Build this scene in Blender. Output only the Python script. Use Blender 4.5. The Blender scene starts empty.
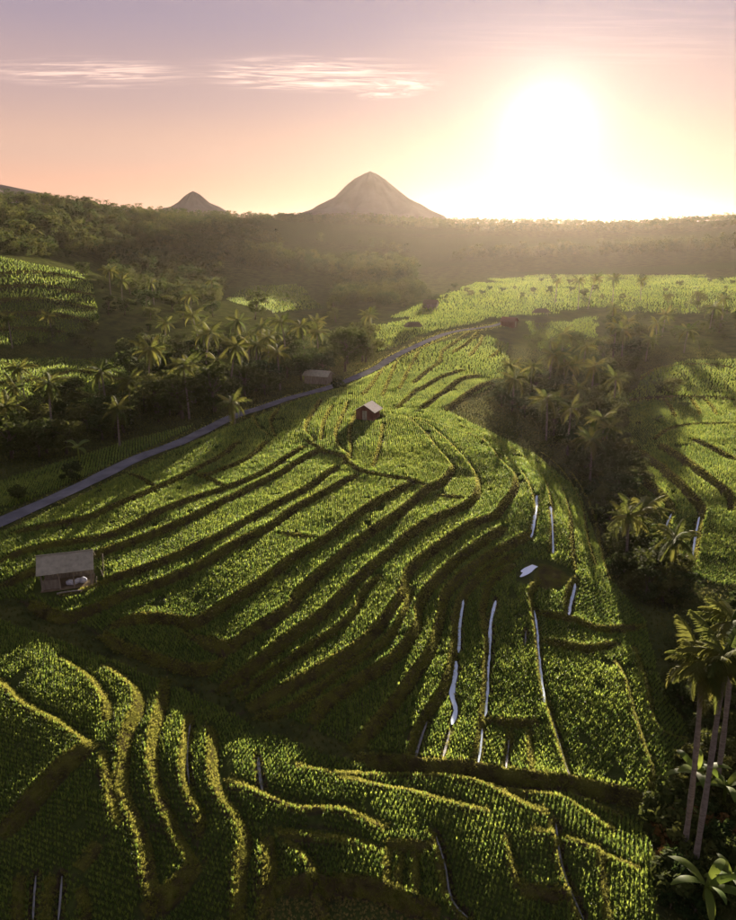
import bpy, math, random
import numpy as np
from mathutils import Vector

rng = np.random.default_rng(7)
random.seed(7)
scene = bpy.context.scene
COL = scene.collection

# ------------------------------------------------------------------ camera, sky, sun, exposure
F = 720.0                    # focal length in photo pixels (photo 736 x 920)
PITCH = math.radians(17.35)
CAMZ = 28.0
cd = bpy.data.cameras.new('camera')
cd.sensor_fit = 'VERTICAL'
cd.sensor_height = 24.0
cd.lens = 24.0 * F / 920.0
cd.clip_start = 0.5
cd.clip_end = 60000
cam = bpy.data.objects.new('camera', cd)
cam.location = (0, 0, CAMZ)
cam.rotation_euler = (math.pi / 2 - PITCH, 0, 0)
COL.objects.link(cam)
scene.camera = cam

SUN_AZ = math.radians(12.9)      # to the right of straight ahead (+Y)
SUN_EL = math.radians(7.2)
SUN_DIR = Vector((math.sin(SUN_AZ) * math.cos(SUN_EL), math.cos(SUN_AZ) * math.cos(SUN_EL), math.sin(SUN_EL)))
sl = bpy.data.lights.new('sun', 'SUN')
sl.energy = 5.0
sl.angle = math.radians(0.6)
sl.color = (1.0, 0.84, 0.64)
so = bpy.data.objects.new('sun', sl)
so.rotation_euler = SUN_DIR.to_track_quat('Z', 'Y').to_euler()
COL.objects.link(so)

world = bpy.data.worlds.new('World')
scene.world = world
world.use_nodes = True
wt = world.node_tree
wt.nodes.clear()


def N(tree, typ, **kw):
    n = tree.nodes.new(typ)
    for k, v in kw.items():
        setattr(n, k, v)
    return n


def L(tree, a, b):
    tree.links.new(a, b)


def vmath(tree, op, a=None, b=None):
    n = N(tree, 'ShaderNodeMath', operation=op)
    for i, v in enumerate((a, b)):
        if v is None:
            continue
        if isinstance(v, (int, float)):
            n.inputs[i].default_value = v
        else:
            L(tree, v, n.inputs[i])
    return n.outputs[0]


def ramp(tree, fac, stops, interp='LINEAR'):
    n = N(tree, 'ShaderNodeValToRGB')
    cr = n.color_ramp
    cr.interpolation = interp
    while len(cr.elements) > 1:
        cr.elements.remove(cr.elements[-1])
    cr.elements[0].position = stops[0][0]
    cr.elements[0].color = (*stops[0][1], 1)
    for p, c in stops[1:]:
        e = cr.elements.new(p)
        e.color = (*c, 1)
    if fac is not None:
        L(tree, fac, n.inputs[0])
    return n.outputs[0]


def mixc(tree, fac, a, b, blend='MIX'):
    n = N(tree, 'ShaderNodeMix', data_type='RGBA', blend_type=blend)
    for s, v in ((n.inputs[0], fac), (n.inputs[6], a), (n.inputs[7], b)):
        if isinstance(v, (int, float)):
            s.default_value = v
        elif isinstance(v, tuple):
            s.default_value = (*v, 1)
        else:
            L(tree, v, s)
    return n.outputs[2]


sky = N(wt, 'ShaderNodeTexSky', sky_type='NISHITA')
sky.sun_disc = False
sky.sun_elevation = SUN_EL
sky.sun_rotation = SUN_AZ
sky.altitude = 400
sky.air_density = 1.0
sky.dust_density = 3.0
sky.ozone_density = 2.0
tc = N(wt, 'ShaderNodeTexCoord')
nrm = N(wt, 'ShaderNodeVectorMath', operation='NORMALIZE')
L(wt, tc.outputs['Generated'], nrm.inputs[0])
sep = N(wt, 'ShaderNodeSeparateXYZ')
L(wt, nrm.outputs[0], sep.inputs[0])
dot = N(wt, 'ShaderNodeVectorMath', operation='DOT_PRODUCT')
L(wt, nrm.outputs[0], dot.inputs[0])
dot.inputs[1].default_value = SUN_DIR
d0 = vmath(wt, 'MAXIMUM', dot.outputs['Value'], 0.0)
# dusty morning air: warm low band, mauve above (by elevation), and the aureole round the sun
el = vmath(wt, 'MAXIMUM', sep.outputs['Z'], 0.0)
band = ramp(wt, el, [(0.0, (0.64, 0.32, 0.20)), (0.05, (0.66, 0.36, 0.25)), (0.10, (0.57, 0.36, 0.28)), (0.17, (0.43, 0.30, 0.29)), (0.25, (0.31, 0.245, 0.30)),
                     (0.5, (0.31, 0.275, 0.35)), (1.0, (0.28, 0.28, 0.40))], 'EASE')  # unseen overhead stops brightened past a natural zenith for added fill light


def glow(k, power, col):
    g = vmath(wt, 'MULTIPLY', vmath(wt, 'POWER', d0, power), k)
    c = N(wt, 'ShaderNodeVectorMath', operation='SCALE')
    c.inputs[0].default_value = col
    L(wt, g, c.inputs['Scale'])
    return c.outputs[0]


def vadd(a, b):
    n = N(wt, 'ShaderNodeVectorMath', operation='ADD')
    L(wt, a, n.inputs[0])
    L(wt, b, n.inputs[1])
    return n.outputs[0]


aur = vadd(vadd(glow(0.02, 14, (1.0, 0.60, 0.35)), glow(0.16, 110, (1.0, 0.78, 0.58))), vadd(glow(0.7, 420, (1.0, 0.80, 0.62)), glow(2.0, 1300, (1.0, 0.93, 0.78))))
# thin cirrus on a plane high above: two wisps
zsafe = vmath(wt, 'MAXIMUM', sep.outputs['Z'], 0.02)
pxn = vmath(wt, 'DIVIDE', sep.outputs['X'], zsafe)
pyn = vmath(wt, 'DIVIDE', sep.outputs['Y'], zsafe)
comb = N(wt, 'ShaderNodeCombineXYZ')
L(wt, pxn, comb.inputs[0])
L(wt, pyn, comb.inputs[1])
BG_CLOUD = comb
skyk = N(wt, 'ShaderNodeVectorMath', operation='SCALE')
L(wt, sky.outputs[0], skyk.inputs[0])
skyk.inputs['Scale'].default_value = 0.004
bandk = N(wt, 'ShaderNodeVectorMath', operation='SCALE')
L(wt, band, bandk.inputs[0])
bandk.inputs['Scale'].default_value = 2.7
tot = vadd(vadd(skyk.outputs[0], bandk.outputs[0]), aur)


def wisp(cx, cy, rx, ry, ang, sc, seed, amt):
    mp = N(wt, 'ShaderNodeMapping', vector_type='TEXTURE')
    mp.inputs['Location'].default_value = (cx, cy, 0)
    mp.inputs['Rotation'].default_value = (0, 0, ang)
    mp.inputs['Scale'].default_value = (rx, ry, 1)
    L(wt, comb.outputs[0], mp.inputs[0])
    ln = N(wt, 'ShaderNodeVectorMath', operation='LENGTH')
    L(wt, mp.outputs[0], ln.inputs[0])
    fall = N(wt, 'ShaderNodeMapRange', interpolation_type='SMOOTHSTEP')
    L(wt, ln.outputs['Value'], fall.inputs[0])
    fall.inputs[1].default_value = 0.25
    fall.inputs[2].default_value = 1.0
    fall.inputs[3].default_value = 1.0
    fall.inputs[4].default_value = 0.0
    m2 = N(wt, 'ShaderNodeMapping')
    m2.inputs['Location'].default_value = (seed, seed * 1.7, 0)
    m2.inputs['Scale'].default_value = (0.9, 0.9 * sc, 1)
    L(wt, mp.outputs[0], m2.inputs[0])
    nz = N(wt, 'ShaderNodeTexNoise')
    nz.inputs['Scale'].default_value = 2.0
    nz.inputs['Detail'].default_value = 7
    nz.inputs['Roughness'].default_value = 0.62
    nz.inputs['Distortion'].default_value = 0.7
    L(wt, m2.outputs[0], nz.inputs['Vector'])
    th = N(wt, 'ShaderNodeMapRange', interpolation_type='SMOOTHSTEP')
    L(wt, nz.outputs['Fac'], th.inputs[0])
    th.inputs[1].default_value = 0.40
    th.inputs[2].default_value = 0.72
    return vmath(wt, 'MULTIPLY', vmath(wt, 'MULTIPLY', fall.outputs[0], th.outputs[0]), amt)


def sky_plane(px, py):
    p = pix_dir(px, py)
    return p[0] / p[2], p[1] / p[2]


def pix_dir(px, py):
    u = (px - 368.0) / F
    v = (460.0 - py) / F
    d = np.array([u, math.cos(PITCH) + v * math.sin(PITCH), -math.sin(PITCH) + v * math.cos(PITCH)])
    return d / np.linalg.norm(d)


cl = None
for (px, py, hw, hh, ang, sc, seed, amt) in [(312, 76, 150, 26, 0.06, 3.0, 3.1, 1.0), (90, 74, 130, 22, -0.10, 3.5, 9.4, 0.7), (395, 88, 50, 18, 0.3, 2.0, 5.2, 0.9),
                                             (620, 40, 260, 60, 0.05, 4.0, 12.0, 0.10)]:
    c = sky_plane(px, py)
    r = sky_plane(px + hw, py)
    t = sky_plane(px, py - hh)
    w_ = wisp(c[0], c[1], abs(r[0] - c[0]), abs(t[1] - c[1]), ang, sc, seed, amt)
    cl = w_ if cl is None else vmath(wt, 'MAXIMUM', cl, w_)
tot = mixc(wt, cl, tot, (3.3, 2.3, 1.85))
bg = N(wt, 'ShaderNodeBackground')
bg.inputs['Strength'].default_value = 0.1
L(wt, tot, bg.inputs['Color'])
L(wt, bg.outputs[0], N(wt, 'ShaderNodeOutputWorld').inputs[0])

scene.view_settings.view_transform = 'Standard'
scene.view_settings.look = 'None'
scene.view_settings.exposure = 2.3
scene.view_settings.gamma = 1.0
scene.view_settings.use_curve_mapping = False
cy = scene.cycles
cy.use_denoising = True
cy.max_bounces = 5
cy.diffuse_bounces = 3
cy.glossy_bounces = 2
cy.transmission_bounces = 3
cy.transparent_max_bounces = 6
cy.volume_bounces = 1
cy.sample_clamp_indirect = 4.0

# ------------------------------------------------------------------ helpers


def setp(o, label=None, cat=None, group=None, kind=None):
    for k, v in (('label', label), ('category', cat), ('group', group), ('kind', kind)):
        if v:
            o[k] = v
    return o


def link(name, data, parent=None, loc=None):
    o = bpy.data.objects.new(name, data)
    COL.objects.link(o)
    if parent is not None:
        o.parent = parent
    if loc is not None:
        o.location = loc
    return o


def mesh_from(name, verts, faces, mat=None, smooth=False):
    """verts (n,3) array, faces (m,k) array or list of tuples"""
    me = bpy.data.meshes.new(name)
    v = np.asarray(verts, dtype=np.float32)
    if isinstance(faces, np.ndarray):
        nf, k = faces.shape
        me.vertices.add(len(v))
        me.vertices.foreach_set('co', v.ravel())
        me.loops.add(nf * k)
        me.loops.foreach_set('vertex_index', faces.astype(np.int32).ravel())
        me.polygons.add(nf)
        me.polygons.foreach_set('loop_start', np.arange(0, nf * k, k, dtype=np.int32))
        me.polygons.foreach_set('loop_total', np.full(nf, k, dtype=np.int32))
        me.update(calc_edges=True)
    else:
        me.from_pydata([tuple(map(float, p)) for p in v], [], [tuple(int(i) for i in f) for f in faces])
        me.update()
    if smooth:
        me.polygons.foreach_set('use_smooth', np.ones(len(me.polygons), dtype=bool))
    if mat:
        me.materials.append(mat)
    return me


class MB:
    """small mesh collector"""

    def __init__(s):
        s.v = []
        s.f = []

    def add(s, verts, faces):
        o = len(s.v)
        s.v += [tuple(map(float, p)) for p in verts]
        s.f += [tuple(i + o for i in f) for f in faces]

    def box(s, x0, x1, y0, y1, z0, z1):
        s.add([(x0, y0, z0), (x1, y0, z0), (x1, y1, z0), (x0, y1, z0), (x0, y0, z1), (x1, y0, z1), (x1, y1, z1), (x0, y1, z1)],
              [(0, 3, 2, 1), (4, 5, 6, 7), (0, 1, 5, 4), (1, 2, 6, 5), (2, 3, 7, 6), (3, 0, 4, 7)])

    def slab(s, a, b, c, d, t):
        """quad a b c d (counter-clockwise from outside) thickened by t along -normal"""
        a, b, c, d = map(Vector, (a, b, c, d))
        n = (b - a).cross(d - a).normalized() * t
        s.add([a, b, c, d, a - n, b - n, c - n, d - n],
              [(0, 1, 2, 3), (7, 6, 5, 4), (0, 4, 5, 1), (1, 5, 6, 2), (2, 6, 7, 3), (3, 7, 4, 0)])

    def tube(s, pts, rad, sides=7, cap=True):
        pts = [Vector(p) for p in pts]
        o = len(s.v)
        n = len(pts)
        for i, p in enumerate(pts):
            t = (pts[min(i + 1, n - 1)] - pts[max(i - 1, 0)]).normalized()
            ref = Vector((1, 0, 0)) if abs(t.x) < 0.8 else Vector((0, 1, 0))
            a = t.cross(ref).normalized()
            b = t.cross(a)
            r = rad[i] if hasattr(rad, '__len__') else rad
            for k in range(sides):
                th = 2 * math.pi * k / sides
                q = p + a * math.cos(th) * r + b * math.sin(th) * r
                s.v.append((q.x, q.y, q.z))
        for i in range(n - 1):
            for k in range(sides):
                k2 = (k + 1) % sides
                s.f.append((o + i * sides + k, o + i * sides + k2, o + (i + 1) * sides + k2, o + (i + 1) * sides + k))
        if cap:
            s.f.append(tuple(o + k for k in range(sides))[::-1])
            s.f.append(tuple(o + (n - 1) * sides + k for k in range(sides)))

    def mesh(s, name, mat, smooth=False):
        return mesh_from(name, s.v, s.f, mat, smooth)


# ------------------------------------------------------------------ materials


def new_mat(name):
    m = bpy.data.materials.new(name)
    m.use_nodes = True
    t = m.node_tree
    t.nodes.clear()
    out = N(t, 'ShaderNodeOutputMaterial')
    return m, t, out


def noise(t, scale, detail=4, vec=None, rough=0.55):
    n = N(t, 'ShaderNodeTexNoise')
    n.inputs['Scale'].default_value = scale
    n.inputs['Detail'].default_value = detail
    n.inputs['Roughness'].default_value = rough
    if vec is not None:
        L(t, vec, n.inputs['Vector'])
    return n.outputs['Fac']


def wpos(t):
    return N(t, 'ShaderNodeNewGeometry').outputs['Position']


def leaf_mat(name, c0, c1, trans=0.45, rough=0.55, tint_scale=0.35, spread=0.6, spec=0.2, tv=2.4):
    m, t, out = new_mat(name)
    p = wpos(t)
    oi = N(t, 'ShaderNodeObjectInfo')
    big = noise(t, tint_scale, 3, p)
    f = vmath(t, 'ADD', vmath(t, 'MULTIPLY', vmath(t, 'SUBTRACT', big, 0.5), 1.6), vmath(t, 'ADD', vmath(t, 'MULTIPLY', vmath(t, 'SUBTRACT', oi.outputs['Random'], 0.5), spread), 0.5))
    col = ramp(t, f, [(0.0, c0), (1.0, c1)])
    b = N(t, 'ShaderNodeBsdfPrincipled')
    L(t, col, b.inputs['Base Color'])
    b.inputs['Roughness'].default_value = rough
    b.inputs['Specular IOR Level'].default_value = spec
    tr = N(t, 'ShaderNodeBsdfTranslucent')
    hs = N(t, 'ShaderNodeHueSaturation')
    hs.inputs['Hue'].default_value = 0.485
    hs.inputs['Value'].default_value = tv
    L(t, col, hs.inputs['Color'])
    L(t, hs.outputs[0], tr.inputs['Color'])
    mx = N(t, 'ShaderNodeMixShader')
    mx.inputs[0].default_value = trans
    L(t, b.outputs[0], mx.inputs[1])
    L(t, tr.outputs[0], mx.inputs[2])
    L(t, mx.outputs[0], out.inputs[0])
    return m


def plain_mat(name, stops, scale=3.0, rough=0.85, bump=0.3, bscale=12.0, stretch=None, spec=0.0, coord='world'):
    m, t, out = new_mat(name)
    p = wpos(t) if coord == 'world' else N(t, 'ShaderNodeTexCoord').outputs['Object']
    if stretch:
        mp = N(t, 'ShaderNodeMapping')
        mp.inputs['Scale'].default_value = stretch
        L(t, p, mp.inputs[0])
        p = mp.outputs[0]
    col = ramp(t, noise(t, scale, 6, p, 0.6), stops)
    b = N(t, 'ShaderNodeBsdfPrincipled')
    L(t, col, b.inputs['Base Color'])
    b.inputs['Roughness'].default_value = rough
    b.inputs['Specular IOR Level'].default_value = spec
    if bump:
        bp = N(t, 'ShaderNodeBump')
        bp.inputs['Strength'].default_value = bump
        bp.inputs['Distance'].default_value = 0.1
        L(t, noise(t, bscale, 5, p), bp.inputs['Height'])
        L(t, bp.outputs[0], b.inputs['Normal'])
    L(t, b.outputs[0], out.inputs[0])
    return m


M = {}
M['rice'] = leaf_mat('rice leaf', (0.058, 0.098, 0.018), (0.130, 0.172, 0.028), 0.55, 0.5, 0.09, 1.1)
M['grass'] = leaf_mat('bank grass', (0.080, 0.096, 0.016), (0.190, 0.192, 0.038), 0.5, 0.7, 0.3, 0.8, 0.05, 2.6)
M['rough'] = leaf_mat('rough grass', (0.035, 0.046, 0.010), (0.095, 0.095, 0.022), 0.45, 0.7, 0.3, 0.8, 0.05, 1.8)
M['tree'] = leaf_mat('broad leaf', (0.022, 0.038, 0.010), (0.060, 0.066, 0.016), 0.35, 0.8, 0.06, 0.9, 0.04, 1.7)
M['palm'] = leaf_mat('palm frond', (0.038, 0.058, 0.013), (0.098, 0.100, 0.022), 0.4, 0.75, 0.1, 0.9, 0.04, 1.9)
M['banana'] = leaf_mat('banana leaf', (0.060, 0.100, 0.016), (0.130, 0.160, 0.026), 0.5, 0.5, 0.3, 0.6, 0.1, 1.9)
M['straw'] = leaf_mat('dry straw', (0.16, 0.13, 0.035), (0.28, 0.22, 0.07), 0.4, 0.7, 0.4, 0.6)
M['russet'] = leaf_mat('russet leaf', (0.060, 0.036, 0.012), (0.13, 0.075, 0.020), 0.4, 0.7, 0.5, 0.6, 0.05, 1.6)
M['bark'] = plain_mat('bark', [(0.3, (0.055, 0.042, 0.030)), (0.7, (0.12, 0.10, 0.075))], 3, 0.9, 0.5, 9, (1, 1, 0.35), coord='object')
M['palmtrunk'] = plain_mat('palm trunk', [(0.3, (0.10, 0.085, 0.068)), (0.7, (0.22, 0.19, 0.16))], 3, 0.9, 0.5, 4, (1, 1, 3.0), coord='object')
M['bank'] = plain_mat('bank earth', [(0.28, (0.018, 0.016, 0.007)), (0.44, (0.046, 0.039, 0.015)), (0.54, (0.060, 0.060, 0.013)), (0.75, (0.085, 0.088, 0.016))], 1.1, 0.95, 0.8, 6)
M['road'] = plain_mat('worn asphalt', [(0.3, (0.075, 0.075, 0.082)), (0.7, (0.145, 0.145, 0.155))], 0.5, 0.85, 0.25, 30)
M['path'] = plain_mat('trodden earth', [(0.3, (0.09, 0.07, 0.045)), (0.7, (0.20, 0.16, 0.10))], 1.4, 0.95, 0.5, 12)
M['iron'] = plain_mat('weathered roof sheet', [(0.3, (0.19, 0.18, 0.13)), (0.7, (0.30, 0.285, 0.21))], 2.5, 0.8, 0.3, 20, coord='object')
M['paleroof'] = plain_mat('pale roof sheet', [(0.3, (0.60, 0.54, 0.42)), (0.7, (0.75, 0.68, 0.55))], 2.5, 0.7, 0.2, 20, coord='object')
M['timber'] = plain_mat('grey timber', [(0.3, (0.13, 0.115, 0.09)), (0.7, (0.27, 0.24, 0.19))], 4, 0.9, 0.3, 20, (1, 1, 0.3), coord='object')
M['planks'] = plain_mat('red brown planks', [(0.3, (0.075, 0.030, 0.020)), (0.7, (0.15, 0.065, 0.042))], 4, 0.9, 0.3, 20, (1, 1, 0.3), coord='object')
M['thatch'] = plain_mat('dark thatch', [(0.3, (0.035, 0.028, 0.018)), (0.7, (0.09, 0.07, 0.045))], 6, 0.95, 0.8, 25, coord='object')
M['tiles'] = plain_mat('clay roof tile', [(0.3, (0.09, 0.045, 0.032)), (0.7, (0.15, 0.075, 0.055))], 5, 0.9, 0.4, 15, coord='object')
M['plaster'] = plain_mat('pale plaster', [(0.3, (0.36, 0.32, 0.27)), (0.7, (0.5, 0.45, 0.38))], 3, 0.9, 0.1, 15, coord='object')
M['sheetblue'] = plain_mat('white blue sacking', [(0.35, (0.25, 0.30, 0.42)), (0.65, (0.62, 0.62, 0.64))], 6, 0.8, 0.2, 15, coord='object')
M['hill'] = plain_mat('haze paled far slope', [(0.3, (0.10, 0.085, 0.075)), (0.7, (0.15, 0.125, 0.11))], 0.04, 1.0, 0)  # slope colour paled to greyish pink, imitating the haze of distance

# water
m, t, out = new_mat('paddy water')
b = N(t, 'ShaderNodeBsdfPrincipled')
b.inputs['Base Color'].default_value = (0.60, 0.70, 0.80, 1)
b.inputs['Roughness'].default_value = 0.08
b.inputs['IOR'].default_value = 1.33
bp = N(t, 'ShaderNodeBump')
bp.inputs['Strength'].default_value = 0.08
L(t, noise(t, 5.0, 3, wpos(t)), bp.inputs['Height'])
L(t, bp.outputs[0], b.inputs['Normal'])
L(t, b.outputs[0], out.inputs[0])
M['water'] = m
M['ditch'] = plain_mat('muddy ditch water', [(0.3, (0.09, 0.085, 0.07)), (0.7, (0.17, 0.165, 0.15))], 2.0, 0.25, 0.1, 8, spec=0.5)

# ground: colour follows what grows there (attribute 'field' 0..1), earth on steep banks
m, t, out = new_mat('terraced ground')
p = wpos(t)
at = N(t, 'ShaderNodeAttribute', attribute_name='field')
n1 = noise(t, 0.35, 6, p, 0.65)
n2 = noise(t, 0.02, 4, p)
n3 = noise(t, 2.2, 4, p, 0.7)
rough_c = ramp(t, n1, [(0.3, (0.020, 0.022, 0.009)), (0.5, (0.042, 0.050, 0.014)), (0.72, (0.075, 0.072, 0.022))])
field_c = ramp(t, n3, [(0.3, (0.018, 0.026, 0.008)), (0.7, (0.050, 0.062, 0.014))])
far_c = ramp(t, n2, [(0.3, (0.035, 0.048, 0.014)), (0.7, (0.080, 0.090, 0.024))])
field_c = mixc(t, 0.25, field_c, far_c)
col = mixc(t, at.outputs['Fac'], rough_c, field_c)
geo = N(t, 'ShaderNodeNewGeometry')
sp = N(t, 'ShaderNodeSeparateXYZ')
L(t, geo.outputs['True Normal'], sp.inputs[0])
st = N(t, 'ShaderNodeMapRange')
L(t, sp.outputs['Z'], st.inputs[0])
st.inputs[1].default_value = 0.78
st.inputs[2].default_value = 0.92
st.inputs[3].default_value = 1.0
st.inputs[4].default_value = 0.0
earth_c = ramp(t, n3, [(0.3, (0.020, 0.016, 0.010)), (0.7, (0.060, 0.045, 0.026))])
col = mixc(t, st.outputs[0], col, earth_c)
b = N(t, 'ShaderNodeBsdfPrincipled')
L(t, col, b.inputs['Base Color'])
b.inputs['Roughness'].default_value = 1.0
b.inputs['Specular IOR Level'].default_value = 0.0
bp = N(t, 'ShaderNodeBump')
bp.inputs['Strength'].default_value = 0.7
bp.inputs['Distance'].default_value = 0.25
L(t, noise(t, 2.0, 6, p, 0.7), bp.inputs['Height'])
L(t, bp.outputs[0], b.inputs['Normal'])
L(t, b.outputs[0], out.inputs[0])
M['ground'] = m

# ------------------------------------------------------------------ the lie of the land
CP, SP = math.cos(PITCH), math.sin(PITCH)


def ray(px, py):
    px = np.asarray(px, float)
    py = np.asarray(py, float)
    u = (px - 368.0) / F
    v = (460.0 - py) / F
    return np.stack([u, CP + v * SP, -SP + v * CP], -1)


def project(x, y, z):
    """world -> photo pixels"""
    zz = z - CAMZ
    depth = y * CP - zz * SP
    up = y * SP + zz * CP
    depth = np.where(depth > 0.1, depth, 0.1)
    return 368.0 + F * x / depth, 460.0 - F * up / depth


CTRL_Z = [
    # road ridge
    (0, 522, 2.0), (68, 492, 2.2), (141, 456, 2.7), (200, 433, 3.0), (261, 408, 3.3), (324, 389, 3.8), (380, 366, 4.0), (425, 342, 4.5), (470, 330, 5.0), (499, 324, 5.3),
    # main slope
    (368, 415, 3.6), (320, 450, 2.7), (260, 470, 2.2), (200, 500, 1.8), (120, 537, 1.0), (65, 590, -0.7), (0, 580, -0.3), (20, 550, 0.7),
    (200, 517, 1.3), (109, 583, -0.5), (221, 539, 0.7), (338, 467, 2.3), (65, 619, -1.5), (200, 566, -0.1), (357, 475, 2.1), (147, 619, -1.6), (259, 586, -0.8),
    (380, 502, 1.2), (412, 484, 1.8), (229, 651, -2.8), (302, 592, -1.5), (376, 530, 0.2), (454, 468, 1.5), (236, 682, -3.9), (348, 592, -2.0), (436, 520, -0.2), (478, 478, 0.8),
    (360, 649, -3.4), (412, 570, -1.8), (487, 521, -0.3), (501, 462, 1.0), (312, 722, -5.1), (417, 630, -3.2), (504, 530, -1.0), (350, 748, -5.7), (441, 616, -3.8),
    (530, 538, -1.8), (412, 760, -6.2), (455, 640, -4.4), (525, 552, -2.3), (477, 765, -6.5), (489, 640, -4.9), (523, 560, -2.8), (571, 782, -7.1), (538, 645, -5.4), (548, 575, -3.4),
    (430, 412, 3.2), (460, 385, 3.7), (490, 375, 2.8), (508, 345, 3.7), (470, 436, 2.0), (520, 470, 0.3), (548, 490, -1.0), (572, 530, -3.0), (592, 570, -5.0), (630, 640, -6.9),
    (600, 700, -6.9), (650, 800, -8.5), (640, 740, -7.8), (690, 735, -8.6),
    # ravine
    (530, 425, -3.5), (565, 440, -6.0), (600, 480, -7.0), (620, 540, -7.6), (665, 600, -8.2), (700, 680, -9.0), (700, 800, -10.0), (700, 900, -11.0), (560, 400, -4.5), (540, 370, 0.0),
    # right hand fields
    (690, 385, -1.0), (660, 370, -0.4), (640, 420, -3.8), (700, 440, -1.3), (736, 440, -1.0), (660, 500, -5.2), (700, 520, -4.8), (736, 560, -5.5), (690, 565, -6.5), (600, 350, 1.0), (570, 330, 3.5), (736, 340, 2.5),
    # left of the road
    (0, 482, 1.0), (60, 458, 0.2), (100, 440, -1.0), (30, 430, -2.0), (160, 425, 1.0), (60, 385, -1.2), (150, 382, -1.2), (80, 362, -2.5), (210, 400, 1.0), (300, 365, 1.5),
    # gully and foreground
    (0, 603, -1.9), (50, 628, -2.6), (100, 647, -3.5), (160, 669, -4.3), (215, 694, -5.0), (250, 716, -5.6), (330, 747, -6.4), (400, 764, -6.9), (480, 777, -7.2), (571, 790, -7.9), (650, 818, -9.2),
    (40, 650, -2.4), (110, 668, -3.3), (180, 704, -4.4), (240, 742, -5.2), (297, 768, -5.8), (360, 775, -6.2), (450, 777, -6.6), (560, 800, -7.5),
    (300, 830, -7.5), (450, 830, -8.0), (560, 850, -8.8), (640, 880, -10.2), (300, 915, -8.9), (450, 915, -9.8), (100, 800, -5.2), (0, 720, -3.6), (0, 840, -6.3), (100, 915, -8.0), (200, 860, -7.2), (0, 920, -8.0),
]
CTRL_D = [
    (450, 300, 260), (560, 291, 300), (700, 292, 300), (736, 281, 350), (420, 310, 235), (400, 325, 200), (480, 281, 350), (600, 278, 370), (670, 279, 365),
    (480, 268, 430), (600, 263, 450), (720, 263, 450), (400, 250, 520), (600, 246, 560), (736, 246, 545), (200, 250, 430), (0, 244, 335), (90, 250, 375),
    (0, 206, 470), (100, 212, 550), (200, 216, 640), (368, 217, 700), (550, 222, 700), (736, 220, 680),
    (0, 350, 187), (0, 330, 205), (40, 300, 228), (0, 262, 258), (90, 275, 280), (100, 322, 216), (180, 346, 185), (280, 300, 300), (330, 330, 205), (230, 312, 250), (330, 287, 360), (200, 282, 370), (110, 262, 370), (380, 285, 350),
]
RAVINE = {(530, 425), (565, 440), (600, 480), (620, 540), (560, 400), (540, 370)}
MAIN_LOW = {(65, 619), (147, 619), (229, 651), (236, 682), (360, 649), (312, 722), (417, 630), (350, 748), (441, 616), (412, 760), (455, 640), (477, 765), (489, 640), (571, 782), (538, 645), (630, 640), (600, 700), (650, 800), (640, 740), (690, 735),
            (215, 694), (250, 716), (330, 747), (400, 764), (480, 777), (571, 790), (650, 818)}
pts = []
for px, py, z in CTRL_Z:
    rav = (px, py) in RAVINE
    low = py >= 603 and (px, py) in MAIN_LOW
    z = z * (0.8 if rav else (0.8 if py < 345 else 0.48) if py < 603 else (0.49 if low else 0.38))
    d = ray(px, py)
    t_ = (z - CAMZ) / d[2]
    pts.append((d[0] * t_, d[1] * t_, z))
for px, py, dist in CTRL_D:
    d = ray(px, py)
    t_ = dist / math.hypot(d[0], d[1])
    pts.append((d[0] * t_, d[1] * t_, CAMZ + d[2] * t_))
for az in (-0.75, -0.35, 0.0, 0.35, 0.75):
    for far_d, far_z in ((820, 36.0), (950, 32.0), (1200, 30.0), (2500, 30.0)):
        pts.append((far_d * math.sin(az), far_d * math.cos(az), far_z))
    pts.append((9000 * math.sin(az), 9000 * math.cos(az), 30.0))
    pts.append((12 * math.sin(az), 12 * math.cos(az), -10.0))
pts = np.array(pts)


def uw(x, y):
    az = np.clip(np.arctan2(x, y), -0.85, 0.85)
    return np.stack([az * 2.0, np.log(np.clip(np.hypot(x, y), 10.0, 12000.0))], -1)


CU = uw(pts[:, 0], pts[:, 1])


def tps(d2):
    return 0.5 * d2 * np.log(d2 + 1e-12)


nC = len(CU)
K = tps(((CU[:, None, :] - CU[None, :, :]) ** 2).sum(-1)) + np.eye(nC) * 0.0008
P_ = np.hstack([np.ones((nC, 1)), CU])
A_ = np.zeros((nC + 3, nC + 3))
A_[:nC, :nC] = K
A_[:nC, nC:] = P_
A_[nC:, :nC] = P_.T
rhs = np.zeros(nC + 3)
rhs[:nC] = pts[:, 2]
SOL = np.linalg.solve(A_, rhs)


def base_h(x, y):
    x = np.asarray(x, float)
    y = np.asarray(y, float)
    shp = x.shape
    U = uw(x.ravel(), y.ravel())
    out_ = np.empty(len(U))
    for i in range(0, len(U), 60000):
        u = U[i:i + 60000]
        d2 = (u * u).sum(1)[:, None] + (CU * CU).sum(1)[None] - 2 * u @ CU.T
        d2 = np.maximum(d2, 0)
        out_[i:i + 60000] = tps(d2) @ SOL[:nC] + SOL[nC] + u @ SOL[nC + 1:]
    return out_.reshape(shp)


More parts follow.
